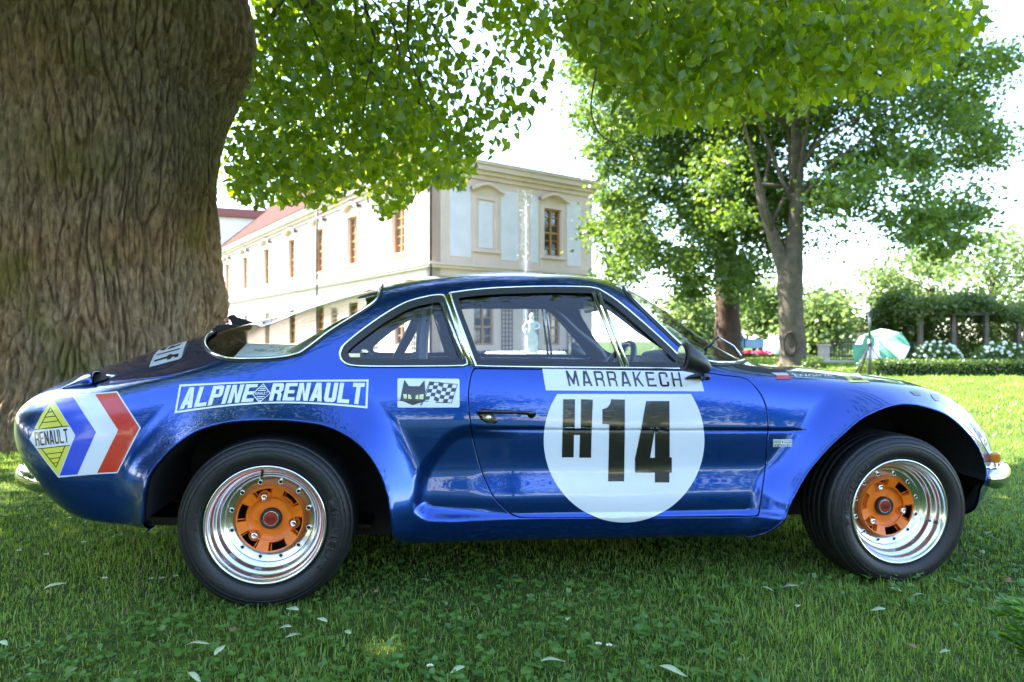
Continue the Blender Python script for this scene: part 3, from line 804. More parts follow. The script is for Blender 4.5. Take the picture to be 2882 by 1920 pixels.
# ================================================================== THE OLD LIME BESIDE THE CAR
from mathutils import noise as mnoise
TB = Vector((-3.66, 6.0, 0))
old = tag(empty('old_lime_tree', TB), 'massive old lime tree with deeply furrowed bark rising behind the car tail', 'tree')
def bark_mat():
    m = bpy.data.materials.new('furrowed_bark'); m.use_nodes = True
    nt = m.node_tree; b = nt.nodes['Principled BSDF']; b.inputs['Roughness'].default_value = .92; b.inputs['Specular IOR Level'].default_value = .2
    tc = nt.nodes.new('ShaderNodeTexCoord')
    mp = nt.nodes.new('ShaderNodeMapping'); mp.inputs['Scale'].default_value = (1, 1, .34)
    nt.links.new(tc.outputs['Object'], mp.inputs[0])
    n1 = nt.nodes.new('ShaderNodeTexNoise'); n1.inputs['Scale'].default_value = 26; n1.inputs['Detail'].default_value = 10; n1.inputs['Roughness'].default_value = .65
    nt.links.new(mp.outputs[0], n1.inputs['Vector'])
    r1 = nt.nodes.new('ShaderNodeValToRGB')
    r1.color_ramp.elements[0].position = .32; r1.color_ramp.elements[0].color = (.105, .068, .042, 1)
    r1.color_ramp.elements[1].position = .70; r1.color_ramp.elements[1].color = (.44, .315, .205, 1)
    nt.links.new(n1.outputs[0], r1.inputs[0])
    n2 = nt.nodes.new('ShaderNodeTexNoise'); n2.inputs['Scale'].default_value = 1.5; n2.inputs['Detail'].default_value = 5
    nt.links.new(tc.outputs['Object'], n2.inputs['Vector'])
    r2 = nt.nodes.new('ShaderNodeValToRGB'); r2.color_ramp.elements[0].position = .53; r2.color_ramp.elements[1].position = .68
    r2.color_ramp.elements[0].color = (0, 0, 0, 1); r2.color_ramp.elements[1].color = (.75, .75, .75, 1)
    nt.links.new(n2.outputs[0], r2.inputs[0])
    mx = nt.nodes.new('ShaderNodeMix'); mx.data_type = 'RGBA'; mx.inputs[7].default_value = (.17, .15, .04, 1)
    nt.links.new(r2.outputs[0], mx.inputs[0]); nt.links.new(r1.outputs[0], mx.inputs[6])
    n4 = nt.nodes.new('ShaderNodeTexNoise'); n4.inputs['Scale'].default_value = .9; n4.inputs['Detail'].default_value = 3
    nt.links.new(tc.outputs['Object'], n4.inputs['Vector'])
    mx2 = nt.nodes.new('ShaderNodeMix'); mx2.data_type = 'RGBA'; mx2.blend_type = 'MULTIPLY'; mx2.inputs[0].default_value = .55
    r4 = nt.nodes.new('ShaderNodeValToRGB'); r4.color_ramp.elements[0].color = (1.0, .72, .48, 1); r4.color_ramp.elements[1].color = (1, 1, 1, 1)
    r4.color_ramp.elements[0].position = .4; r4.color_ramp.elements[1].position = .6
    nt.links.new(n4.outputs[0], r4.inputs[0]); nt.links.new(mx.outputs[2], mx2.inputs[6]); nt.links.new(r4.outputs[0], mx2.inputs[7])
    nt.links.new(mx2.outputs[2], b.inputs['Base Color'])
    mp3 = nt.nodes.new('ShaderNodeMapping'); mp3.inputs['Scale'].default_value = (1, 1, .3); nt.links.new(tc.outputs['Object'], mp3.inputs[0])
    n3 = nt.nodes.new('ShaderNodeTexNoise'); n3.inputs['Scale'].default_value = 60; n3.inputs['Detail'].default_value = 8; n3.inputs['Roughness'].default_value = .7
    nt.links.new(mp3.outputs[0], n3.inputs['Vector'])
    bp = nt.nodes.new('ShaderNodeBump'); bp.inputs['Strength'].default_value = .9; bp.inputs['Distance'].default_value = .02
    nt.links.new(n3.outputs[0], bp.inputs['Height'])
    mp5 = nt.nodes.new('ShaderNodeMapping'); mp5.inputs['Scale'].default_value = (1, 1, .13); nt.links.new(tc.outputs['Object'], mp5.inputs[0])
    va = nt.nodes.new('ShaderNodeVectorMath'); va.operation = 'MULTIPLY_ADD'; va.inputs[1].default_value = (.05, .05, .05)
    nt.links.new(n1.outputs['Color'], va.inputs[0]); nt.links.new(mp5.outputs[0], va.inputs[2])
    vo = nt.nodes.new('ShaderNodeTexVoronoi'); vo.feature = 'DISTANCE_TO_EDGE'; vo.inputs['Scale'].default_value = 20
    nt.links.new(va.outputs[0], vo.inputs['Vector'])
    rv = nt.nodes.new('ShaderNodeValToRGB'); rv.color_ramp.elements[0].position = 0.0; rv.color_ramp.elements[1].position = .16
    nt.links.new(vo.outputs['Distance'], rv.inputs[0])
    bp2 = nt.nodes.new('ShaderNodeBump'); bp2.inputs['Strength'].default_value = .45; bp2.inputs['Distance'].default_value = .014
    nt.links.new(rv.outputs[0], bp2.inputs['Height']); nt.links.new(bp.outputs[0], bp2.inputs['Normal'])
    nt.links.new(bp2.outputs[0], b.inputs['Normal'])
    return m
bark = bark_mat()
def bark_disp(P, amp):
    """long interlacing ridges"""
    out = np.empty(len(P))
    nz = mnoise.noise
    for i, (x, y, z) in enumerate(P):
        w = nz((x * 1.6, y * 1.6, z * .9)) * .07
        w2 = nz((x * 4 + 7, y * 4, z * 2.2)) * .03
        a = nz(((x + w + w2) * 13, (y + w - w2) * 13, z * 1.5))
        b = nz(((x - w2) * 29 + 3, (y + w + w2) * 29, z * 4.2 + 5))
        c = nz((x * 44, y * 44, z * 14))
        out[i] = -math.exp(-(a / .10) ** 2) * .85 - math.exp(-(b / .11) ** 2) * .42 + c * .38 + nz((x * 3, y * 3, z * 2)) * .8
    return out * amp
def trunk_mesh(name, cx, cy, prof, ntheta, nz_, th0, th1, amp, lobes):
    """prof: list of (z, radius, dx)"""
    zs = np.linspace(prof[0][0], prof[-1][0], nz_)
    pz = [p[0] for p in prof]
    rr = cspline(np.array(pz), np.array([[p[1], p[2]] for p in prof]), zs)
    # finer towards the viewer
    tt = np.linspace(0, 1, ntheta)
    th = th0 + (th1 - th0) * tt
    TH, Z = np.meshgrid(th, zs, indexing='ij')
    R = np.repeat(rr[None, :, 0], ntheta, 0).copy(); DXx = np.repeat(rr[None, :, 1], ntheta, 0)
    for a, w, h, zf in lobes:
        d = (TH - a + math.pi) % (2 * math.pi) - math.pi
        R += h * np.exp(-(d / w) ** 2) * (np.interp(Z, [q[0] for q in zf], [q[1] for q in zf]))
    X = cx + DXx + R * np.cos(TH); Y = cy + R * np.sin(TH)
    P = np.stack([X, Y, Z], -1).reshape(-1, 3)
    D = bark_disp(P, amp)
    N_ = np.stack([np.cos(TH), np.sin(TH), 0 * TH], -1).reshape(-1, 3)
    P = P + N_ * D[:, None]
    i, j = np.meshgrid(np.arange(ntheta - 1), np.arange(nz_ - 1), indexing='ij')
    F = np.stack([i * nz_ + j, (i + 1) * nz_ + j, (i + 1) * nz_ + j + 1, i * nz_ + j + 1], -1).reshape(-1, 4)
    return np_mesh(name, P, F, smooth=True)
FR = math.radians
me = trunk_mesh('trunk', 0, 0, [(-.1, 1.12, -.05), (.25, 1.0, -.03), (.7, .90, 0), (1.2, .86, .02), (1.9, .88, .02), (2.6, .89, .02), (3.3, .93, .03), (4.0, .98, .03), (4.8, 1.0, 0), (5.6, .9, 0)], 640, 410, FR(165), FR(165 + 215), .050,
    [(FR(218), .10, -.13, [(0, .6), (1.5, 1), (5, .7)]), (FR(196), .16, .06, [(0, 1), (5, 1)]), (FR(318), .12, -.05, [(0, 1), (2, .4), (5, 0)]), (FR(246), .15, .15, [(1.85, 0), (2.15, 1), (2.3, .8), (2.65, 0)]), (FR(297), .07, .08, [(2.85, 0), (3.0, 1), (3.1, 1), (3.25, 0)]), (FR(226), .12, .13, [(2.9, 0), (3.15, 1), (3.3, .7), (3.55, 0)]), (FR(265), .06, .05, [(3.3, 0), (3.42, 1), (3.55, 0)])])
link('trunk', me, bark, old)
me = trunk_mesh('trunk_back', 0, 0, [(-.1, 1.1, -.05), (.7, .9, 0), (1.9, .88, .02), (3.3, .93, .03), (4.8, 1.0, 0), (5.6, .9, 0)], 90, 60, FR(15), FR(165), .03, [])
link('trunk_back', me, bark, old)
# side stem on the right with its burr
cx, cy = .42, .42
me = trunk_mesh('side_stem', cx, cy, [(-.1, .70, .0), (.5, .56, .0), (.85, .47, .02), (1.10, .49, .04), (1.4, .46, .03), (1.75, .45, .02), (2.1, .435, .01), (2.5, .43, .0), (2.85, .50, .02), (3.1, .60, .05), (3.35, .70, .07), (3.7, .72, .08), (4.1, .66, .05), (4.6, .55, .0), (5.4, .45, .1)], 320, 330, FR(200), FR(200 + 330), .044,
    [(FR(-12), .22, .05, [(1.0, 0), (1.2, 1), (1.45, .2), (5, 0)]), (FR(-40), .12, -.05, [(0, 1), (2, 1), (3, 0)])])
link('side_stem', me, bark, old)
limbs = [((-3.2, 6.2, 4.6), (-2.4, 5.4, 5.4), (-1.2, 4.4, 5.6), (.4, 3.6, 5.1), (2.0, 3.4, 4.4), (3.4, 3.3, 3.9)), ((-3.3, 5.8, 4.8), (-2.2, 5.6, 4.6), (-1.2, 5.4, 4.1), (-.5, 5.3, 3.6)), ((-3.8, 5.6, 4.8), (-4.8, 4.6, 6.2), (-5.6, 3.4, 7.2)), ((-3.6, 6, 5), (-3.4, 6.4, 7), (-3.0, 6.2, 9.5)), ((-3.2, 6.2, 5), (-1.8, 6.6, 6.8), (-.6, 6.2, 8)), ((-3.4, 5.6, 5.0), (-3.0, 3.6, 6.2), (-2.6, 1.6, 6.6)), ((-2.6, 6.5, 4.4), (-1.9, 6.1, 3.9), (-1.5, 5.9, 3.45), (-1.15, 5.8, 3.1), (-.75, 5.7, 2.8))]
for L in limbs:
    P3 = crom([tuple(Vector(p) - TB) for p in L], 6, False)
    r0 = .10 if L is limbs[-1] else (.16 if L is limbs[1] else .24)
    MB().tube([tuple(p) for p in P3], list(np.linspace(r0, .03, len(P3)) * (1 + .06 * np.sin(np.arange(len(P3)) * 2.1))), 10).build('limb', bark_mid, old)

# ---- foliage
LEFT = np.array([(722, -40), (1545, -40), (1538, 60), (1530, 150), (1545, 225), (1500, 330), (1420, 400), (1330, 440), (1290, 520), (1262, 500), (1180, 520), (1140, 560), (1085, 600), (1040, 530), (985, 520), (900, 570), (820, 545), (760, 575), (690, 575), (655, 545), (632, 480), (645, 390), (680, 290), (722, 180)], float)
RIGHT = np.array([(1560, -40), (2770, -40), (2755, 60), (2700, 130), (2620, 190), (2500, 240), (2420, 265), (2340, 240), (2280, 300), (2160, 300), (2060, 330), (1960, 330), (1880, 350), (1830, 360), (1800, 300), (1760, 210), (1700, 200), (1660, 170), (1600, 120), (1570, 60)], float)
def leaf_ok(W, px=True):
    """keep the crown inside its outline, and the sunlit lawn and the fleck of sun free of its shade"""
    uv = project(W)
    inframe = (W[:, 1] > .5) & (uv[:, 0] > -60) & (uv[:, 0] < 2950) & (uv[:, 1] > -45)
    ok = ~inframe | in_poly(uv, LEFT) | ((W[:, 1] > 7.2) & (uv[:, 0] < 900) & (uv[:, 0] > 520) & (uv[:, 1] < 560)) | (in_poly(uv, RIGHT) & (W[:, 1] < 6.2))
    if not px:
        dl = sdist(uv, LEFT); dr = sdist(uv, RIGHT)
        lim = np.where(uv[:, 0] < 790, 3, 26) * RNG.random(len(W)) ** .5
        ok = ok | (dl < lim) | (dr < lim)
    gnd = W - np.array(to_sun) * (W[:, 2] / to_sun.z)[:, None]
    wob = .35 * np.sin(gnd[:, 0] * 2.3) + .2 * np.sin(gnd[:, 0] * 5.1 + 1)
    ok &= ~((gnd[:, 0] > 1.5) & (gnd[:, 1] > 4.4 + wob - .12 * (gnd[:, 0] - 3)))
    ok &= ~(gnd[:, 0] > 5.2)
    ok &= ((gnd[:, 0] + .30) ** 2 / .034 + (gnd[:, 1] - 1.80) ** 2 / .026) > 1
    return ok
lime = leaf_mat('lime_leaf_near', (.066, .140, .011), (.250, .318, .034), .57, .025)
def sprays(poly, Y0, Y1, n, per, sd):
    lo, hi = poly.min(0), poly.max(0); cs = []
    while len(cs) < n:
        q = RNG.uniform(lo, hi, (300, 2)); q = q[in_poly(q, poly)]
        cs += [tuple(ray_at(u, v, RNG.uniform(Y0, Y1))) for u, v in q]
    cs = np.array(cs[:n])
    C = np.repeat(cs, per, 0) + RNG.normal(size=(n * per, 3)) * np.array((sd, sd, sd * 1.25))
    return cs, C
csL, CL = sprays(LEFT, 4.4, 7.4, 760, 16, .12)
LEFTB = LEFT.copy(); LEFTB[0] = (540, -40); LEFTB[-5:] = [(575, 545), (560, 480), (550, 390), (545, 290), (540, 180)]
csF, CF = sprays(LEFTB, 7.6, 11.5, 520, 16, .22)
csR, CR = sprays(RIGHT, 3.4, 6.0, 620, 15, .11)
near = np.vstack([CL, CR, CF]); near = near[leaf_ok(near, False)]
# hanging leaf frames: blades droop and face outwards
def hang_frames(n):
    ax = RNG.normal(size=(n, 3)) * np.array((.55, .55, .35)) + np.array((0, 0, -.75)); ax /= np.linalg.norm(ax, axis=1, keepdims=True)
    q = RNG.normal(size=(n, 3)); sd = np.cross(ax, q); sd /= np.linalg.norm(sd, axis=1, keepdims=True)
    return ax, sd, np.cross(ax, sd)
dist = near[:, 1]
order = np.argsort(dist); near = near[order]
singles, rest = near[:290], near[290:]
V, F, r = leaf_geo(rest, RNG.uniform(.036, .070, len(rest)), HEART, HEART_F, frames=hang_frames(len(rest)))
crown = link('crown', np_mesh('crown', V - np.array(TB), F, rnd=r), lime, old)
crown['kind'] = 'stuff'
# the leaves that show largest are pieces of their own
proto_leaf = []
for k in range(10):
    sh = HEART * np.array((1, RNG.uniform(.85, 1.1), RNG.uniform(.6, 2.2)))
    proto_leaf.append(np_mesh('leaf', sh, HEART_F, rnd=np.full(len(HEART_F), RNG.uniform(.1, .9))))
    proto_leaf[-1].materials.append(lime)
ax, sd, nm = hang_frames(len(singles))
for i, p in enumerate(singles):
    o = bpy.data.objects.new('leaf', proto_leaf[i % 10]); COL.objects.link(o); o.parent = crown
    s_ = RNG.uniform(.038, .058)
    o.matrix_local = Matrix(((ax[i][0] * s_, sd[i][0] * s_, nm[i][0] * s_, p[0] - TB.x), (ax[i][1] * s_, sd[i][1] * s_, nm[i][1] * s_, p[1] - TB.y), (ax[i][2] * s_, sd[i][2] * s_, nm[i][2] * s_, p[2] - TB.z), (0, 0, 0, 1)))
# upper crown, mostly above the frame
nU = 33000
d = RNG.normal(size=(nU, 3)); d /= np.linalg.norm(d, axis=1, keepdims=True)
C = d * (RNG.random((nU, 1)) ** .45) * np.array((6.4, 5.6, 4.0)) + np.array((-2.9, 4.3, 7.6))
C = np.vstack([C, np.stack([RNG.uniform(-1.5, 4.2, 5000), RNG.uniform(2.4, 4.4, 5000), RNG.normal(4.2, .45, 5000)], 1)])
gx = np.stack([RNG.uniform(-2.2, 2.6, 6500), RNG.uniform(1.1, 2.9, 6500), 0 * RNG.random(6500)], 1)  # extra unseen leaves, added sunward to shade the car and foreground
C = np.vstack([C, gx + np.array(to_sun) * (RNG.uniform(5.5, 10, 6500) / to_sun.z)[:, None]])
C = C + np.repeat(RNG.normal(size=(len(C) // 20 + 1, 3)) * .35, 20, 0)[:len(C)]
C = C[(C[:, 2] > 2.9)]; C = C[leaf_ok(C)]
V, F, r = leaf_geo(C, RNG.uniform(.10, .19, len(C)), ROUND6, ROUND6_F, droop=.4)
uc = link('upper_crown', np_mesh('upper_crown', V - np.array(TB), F, rnd=r), lime, old); uc['kind'] = 'stuff'
# twigs through the sprays
for cs, n, org in ((csL, 60, Vector((-.9, 5.7, 3.3))), (csR, 26, Vector((1.9, 3.6, 3.6)))):
    for k in range(n):
        c = Vector(cs[k])
        if project(np.array([tuple(c)]))[0][0] < 960: continue
        s0 = c + Vector((random.uniform(-.35, .35) - .25, random.uniform(-.2, .2), random.uniform(.5, .9)))
        mid = s0.lerp(c, .55) + Vector((random.uniform(-.1, .1), 0, .05))
        P3 = crom([tuple(s0 - TB), tuple(mid - TB), tuple(c - TB)], 4, False)
        MB().tube([tuple(p) for p in P3], list(np.linspace(.009, .003, len(P3))), 5).build('twig', bark_mid, old)
# visible branch among the leaves and the bare hanging twig
for pts, r0, r1, Y in (([(840, -20), (900, 30), (960, 95), (1010, 130), (1062, 135)], .045, .02, 5.2), ([(960, 95), (985, 140), (1030, 185), (1070, 240)], .024, .010, 5.15), ([(800, -20), (770, 40), (745, 90)], .03, .012, 5.3), ([(1020, -20), (1040, 60), (1060, 120)], .016, .010, 5.0), ([(1692, 120), (1676, 210), (1663, 300), (1678, 360), (1705, 392), (1738, 400)], .006, .003, 3.6)):
    P3 = crom([tuple(ray_at(u, v, Y) - TB) for u, v in pts], 6, False)
    MB().tube([tuple(p) for p in P3], list(np.linspace(r0, r1, len(P3))), 8).build('branch', bark_mid, old)
hg = np.array([tuple(ray_at(u, v, 3.55)) for u, v in ((1700, 200), (1712, 240), (1725, 290), (1700, 255), (1735, 330), (1690, 225), (1745, 270))])
ax, sd, nm = hang_frames(len(hg))
for i, p in enumerate(hg):
    o = bpy.data.objects.new('leaf', proto_leaf[i % 10]); COL.objects.link(o); o.parent = crown
    s_ = RNG.uniform(.055, .07)
    o.matrix_local = Matrix(((ax[i][0] * s_, sd[i][0] * s_, nm[i][0] * s_, p[0] - TB.x), (ax[i][1] * s_, sd[i][1] * s_, nm[i][1] * s_, p[1] - TB.y), (ax[i][2] * s_, sd[i][2] * s_, nm[i][2] * s_, p[2] - TB.z), (0, 0, 0, 1)))

# ================================================================== GRASS
def blade_field(x0, x1, y0, y1, dens, h, w, seg, keep=None):
    n = int((y1 - y0) * (x1 - x0) * dens)
    X = RNG.uniform(x0, x1, n); Y = RNG.uniform(y0, y1, n)
    k = np.abs(X) < .80 * Y + (.9 if y0 < 6 else 1.5)
    X, Y = X[k], Y[k]; n = len(X)
    patch = .5 + .5 * np.sin(X * 3.1 + 1.3 * np.sin(Y * 2.2)) * np.cos(Y * 2.7 + np.sin(X * 1.7))
    H_ = h * RNG.uniform(.3, 1.3, n) * (.62 + .5 * patch)
    for wx, wy in ((-.745, 2.06), (1.334, 2.35)):
        H_ = H_ * (1 + .55 * np.exp(-((X - wx) / .22) ** 2 - ((Y - wy + .02) / .10) ** 2))
    az = RNG.uniform(0, 2 * math.pi, n); lean = RNG.uniform(.05, .95, n) * H_
    dx, dy = np.cos(az) * lean, np.sin(az) * lean
    sx, sy = -np.sin(az), np.cos(az)
    rot = RNG.uniform(-.9, .9, n); sx, sy = sx * np.cos(rot) - sy * np.sin(rot), sx * np.sin(rot) + sy * np.cos(rot)
    W_ = w * RNG.uniform(.6, 1.3, n) / 2
    gz_ = ground_z(X, Y)
    B = np.stack([X, Y, gz_ - .004], 1); S = np.stack([sx * W_, sy * W_, 0 * X], 1)
    M_ = B + np.stack([dx * .32, dy * .32, H_ * .62], 1); Tp = B + np.stack([dx, dy, H_ * np.sqrt(np.clip(1 - (lean / H_) ** 2 * .45, .1, 1))], 1)
    rr = np.clip(.5 + .28 * (patch - .5) + RNG.normal(0, .30, n), 0, 1)
    dead = RNG.random(n) < .045
    rr = np.where(dead, 1.0, rr * .86)
    if seg:
        V = np.stack([B - S, B + S, M_ - S * .8, M_ + S * .8, Tp], 1).reshape(-1, 3)
        F = np.array([(0, 1, 3), (0, 3, 2), (2, 3, 4)])
        k = 5
    else:
        V = np.stack([B - S, B + S, Tp], 1).reshape(-1, 3); F = np.array([(0, 1, 2)]); k = 3
    F = (F[None] + (np.arange(n) * k)[:, None, None]).reshape(-1, 3)
    return V, F, np.repeat(rr, 3 if seg else 1)
def grass_mat():
    m = leaf_mat('grass_blade', (.020, .052, .008), (.075, .125, .018), .4, .02)
    nt = m.node_tree
    mix = next(n for n in nt.nodes if n.type == 'MIX')
    at = next(n for n in nt.nodes if n.type == 'ATTRIBUTE')
    rp = nt.nodes.new('ShaderNodeValToRGB')
    e = rp.color_ramp.elements
    e[0].position = 0; e[0].color = (.055, .138, .016, 1); e[1].position = .86; e[1].color = (.260, .375, .070, 1)
    e2 = rp.color_ramp.elements.new(.93); e2.color = (.30, .25, .11, 1)
    nt.links.new(at.outputs['Fac'], rp.inputs[0])
    for l in list(nt.links):
        if l.from_node == mix:
            t = l.to_socket; nt.links.remove(l); nt.links.new(rp.outputs[0], t)
    return m
gr = join_geo([blade_field(-2.3, 2.3, .95, 1.42, 6000, .033, .0040, False), blade_field(-2.5, 2.5, 1.42, 2.1, 12000, .029, .0031, True), blade_field(-3.5, 3.5, 2.1, 3.3, 8300, .031, .0036, True), blade_field(-5.8, 6.0, 3.3, 6.0, 4200, .037, .0050, False), blade_field(-11, 13, 6.0, 15.5, 800, .055, .014, False), blade_field(-16, 22, 15.5, 34, 130, .075, .05, False)])
tag(link('grass', np_mesh('grass', *gr[:2], rnd=gr[2]), grass_mat()), 'short green lawn grass under and around the car', 'grass', kind='stuff')
# clover
n = 9000
X = RNG.uniform(-3.2, 3.4, n); Y = 1.42 + (4.2 - 1.42) * RNG.random(n) ** 1.3
pt = np.sin(X * 2.1 + 2) * np.cos(Y * 3.3 + X) + .5 * np.sin(X * 5.3) * np.sin(Y * 4.1)
k = (np.abs(X) < .8 * Y + .2) & (pt > -.15); X, Y = X[k], Y[k]; n = len(X)
Z = ground_z(X, Y) + RNG.uniform(.018, .038, n)
az0 = RNG.uniform(0, 6.28, n); tl = RNG.normal(0, .35, (n, 2)); gs = []
for j in range(3):
    a = az0 + j * 2.0944
    ax = np.stack([np.cos(a), np.sin(a), RNG.normal(.1, .25, n)], 1); ax /= np.linalg.norm(ax, axis=1, keepdims=True)
    up = np.stack([tl[:, 0], tl[:, 1], np.ones(n)], 1); sd = np.cross(up, ax); sd /= np.linalg.norm(sd, axis=1, keepdims=True)
    gs.append(leaf_geo(np.stack([X, Y, Z], 1), RNG.uniform(.010, .019, n), ROUND6 * np.array((1, 1.15, 1)), ROUND6_F, frames=(ax, sd, np.cross(ax, sd))))
cl = join_geo(gs)
tag(link('clover', np_mesh('clover', *cl[:2], rnd=cl[2]), leaf_mat('clover_leaf', (.050, .135, .020), (.130, .235, .045), .35, .03)), 'low clover leaves mixed into the lawn', 'clover', kind='stuff')

# ---- fallen bracts, daisies
def on_ground(u, v):
    Y = CAM_H * FPX / (v - 960)
    for _ in range(4):
        X = (u - 1441) / FPX * Y
        Y = (CAM_H - float(ground_z(X, Y)) - .03) * FPX / (v - 960)
    X = (u - 1441) / FPX * Y
    return Vector((X, Y, float(ground_z(X, Y)) + .030))
z7 = lambda x, y: (x / 1.6814, 1440 + y / 1.6814)
z8 = lambda x, y: (1400 + x / 1.5884, 1440 + y / 1.5884)
pale = [(*z7(260, 352), 62, 'long'), (*z7(1385, 462), 44, 'b'), (*z7(1350, 547), 40, 'b'), (*z7(1390, 587), 50, 'b'), (*z7(940, 628), 72, 'long'), (*z7(1040, 655), 45, 'b'), (*z7(1645, 570), 36, 'b'), (*z7(2015, 322), 22, 'b'), (*z7(20, 622), 38, 'b'), (*z7(2165, 747), 48, 'b'), (*z7(925, 786), 64, 'long'), (*z8(315, 480), 40, 'b'), (*z8(250, 668), 78, 'long'), (*z8(785, 712), 78, 'long'), (*z8(1310, 334), 44, 'b'), (*z8(1345, 421), 38, 'b'), (*z8(1700, 438), 40, 'b'), (*z8(1880, 372), 34, 'b'), (*z8(1780, 347), 30, 'b'), (*z8(2000, 626), 40, 'b'), (*z8(2195, 96), 36, 'b'), (*z8(2165, 180), 36, 'b'), (*z8(1210, 346), 34, 'b'), (*z7(1525, 512), 34, 'b')]
brownl = [(*z7(668, 338), 26), (*z7(230, 380), 18), (*z7(1105, 556), 26), (*z8(1855, 602), 24), (*z8(2270, 302), 34), (*z7(1780, 376), 16)]
palem = mat('pale_bract', (.40, .46, .26), .7, var=.15, vscale=40); brm = mat('brown_leaf', (.24, .13, .06), .8, var=.2, vscale=40)
def bract(length, wid):
    vs = []; n = 9
    for i in range(n):
        t = i / (n - 1); w = wid * (math.sin(math.pi * t ** .85) + .02); zc_ = .10 * length * math.sin(math.pi * t) + .025 * length * math.sin(6 * t)
        for j in (-1, 0, 1): vs.append(((t - .5) * length, j * w, zc_ - .22 * w * (1 - abs(j)) ))
    fs = [(i * 3 + j, i * 3 + j + 1, (i + 1) * 3 + j + 1, (i + 1) * 3 + j) for i in range(n - 1) for j in range(2)]
    mb = MB().add(vs, fs, True); return mb.mesh('fallen_leaf')
for (u, v, px, kd) in pale:
    p = on_ground(u, v); ln = px * p.y / FPX
    o = link('fallen_leaf', bract(ln, ln * (.12 if kd == 'long' else .19)), palem); o.location = p; o.rotation_euler = (random.uniform(-.35, .35), random.uniform(-.3, .3), random.uniform(-.6, .6) if kd == 'long' else random.uniform(0, 6.28))
    so = o.modifiers.new('solid', 'SOLIDIFY'); so.thickness = .0008
    zn = 'below the rear wheel' if p.x < -.25 and p.x > -1.25 else ('behind the tail of the car' if p.x <= -1.25 else ('below the front wheel' if p.x > .85 else 'in front of the car door'))
    tag(o, 'pale green fallen lime bract on the grass ' + zn, 'leaf', 'pale fallen bracts ' + zn)
for (u, v, px) in brownl:
    p = on_ground(u, v); ln = px * p.y / FPX
    o = link('fallen_leaf', bract(ln, ln * .35), brm); o.location = p; o.rotation_euler = (random.uniform(-.5, .5), random.uniform(-.4, .4), random.uniform(0, 6.28))
    so = o.modifiers.new('solid', 'SOLIDIFY'); so.thickness = .0008
    zn = 'by the front wheel' if p.x > .6 else 'by the rear wheel'
    tag(o, 'small dry brown leaf lying in the grass ' + zn, 'leaf', 'brown fallen leaves ' + zn)
dm = mat('daisy_white', (.8, .8, .78), .6); dy = mat('daisy_yellow', (.65, .42, .03), .6); stemm = mat('daisy_stem', (.05, .10, .02), .7)
for (u, v) in (z7(395, 150), z7(90, 190), z7(495, 322), z7(715, 325), z7(830, 312), z7(220, 208), z7(2035, 740), z8(452, 600), z8(500, 607), z7(765, 322)):
    p = on_ground(u, v); d = tag(empty('daisy', (p.x, p.y, p.z - .03)), 'small white daisy flowering in the lawn', 'flower', 'daisies in the lawn')
    mb = MB()
    for k in range(10):
        a = 2 * math.pi * k / 10; e = Vector((math.cos(a), math.sin(a), 0)); q = Vector((-math.sin(a), math.cos(a), 0))
        mb.add([e * .003 + Vector((0, 0, .034)), e * .006 + q * .0022 + Vector((0, 0, .036)), e * .0095 + Vector((0, 0, .037)), e * .006 - q * .0022 + Vector((0, 0, .036))], [(0, 1, 2, 3)])
    mb.build('petals', dm, d); MB().ball((0, 0, .036), .0035, 8, 5, (1, 1, .6)).build('disc', dy, d); MB().tube([(0, 0, 0), (.002, .001, .034)], .0008, 5).build('stem', stemm, d)

# ---- young conifer at the frame's corner
sb = Vector((1.245, 1.52, float(ground_z(1.245, 1.52))))
sap = tag(empty('young_shrub', sb), 'young bright green shrub with a thin brown stem in front of the car nose', 'shrub')
MB().tube([(-.02, 0, 0), (-.022, 0, .12), (-.018, .005, .27)], [.006, .005, .003], 8).build('stem', mat('brown_stem', (.07, .035, .02), .8), sap)
sl = leaf_mat('shrub_leaf', (.075, .190, .025), (.200, .360, .060), .5, .04)
for k in range(22):
    a = random.uniform(math.pi * .45, math.pi * 1.45); z0 = random.uniform(.01, .20); L_ = random.uniform(.10, .19)
    tip = Vector((math.cos(a) * L_, math.sin(a) * L_ * .7, z0 + random.uniform(.03, .11))); st_ = Vector((-.02, 0, z0))
    mid = st_.lerp(tip, .5) + Vector((0, 0, .02))
    P3 = crom([tuple(st_), tuple(mid), tuple(tip)], 6, False)
    tw_ = MB().tube([tuple(p) for p in P3], list(np.linspace(.0022, .0008, len(P3))), 5).build('sprig', MATS['brown_stem'], sap)
    n = 70; tt = RNG.uniform(.15, 1, n); idx = np.clip((tt * (len(P3) - 1)).astype(int), 0, len(P3) - 1)
    dirv = np.array(tip - st_); dirv /= np.linalg.norm(dirv)
    side = np.cross(dirv, (0, 0, 1)); side /= np.linalg.norm(side); sg = np.where(RNG.random(n) < .5, -1, 1)[:, None]
    ax = dirv * .65 + side * sg * .75 + RNG.normal(0, .18, (n, 3)); ax /= np.linalg.norm(ax, axis=1, keepdims=True)
    up = np.array((0, 0, 1.)) + RNG.normal(0, .3, (n, 3)); sd = np.cross(up, ax); sd /= np.linalg.norm(sd, axis=1, keepdims=True)
    V, F, r = leaf_geo(P3[idx], RNG.uniform(.018, .036, n), DIAM * np.array((1, .8, 1)), DIAM_F, frames=(ax, sd, np.cross(ax, sd)))
    link('sprig_leaves', np_mesh('sprig_leaves', V, F, rnd=r), sl, tw_)

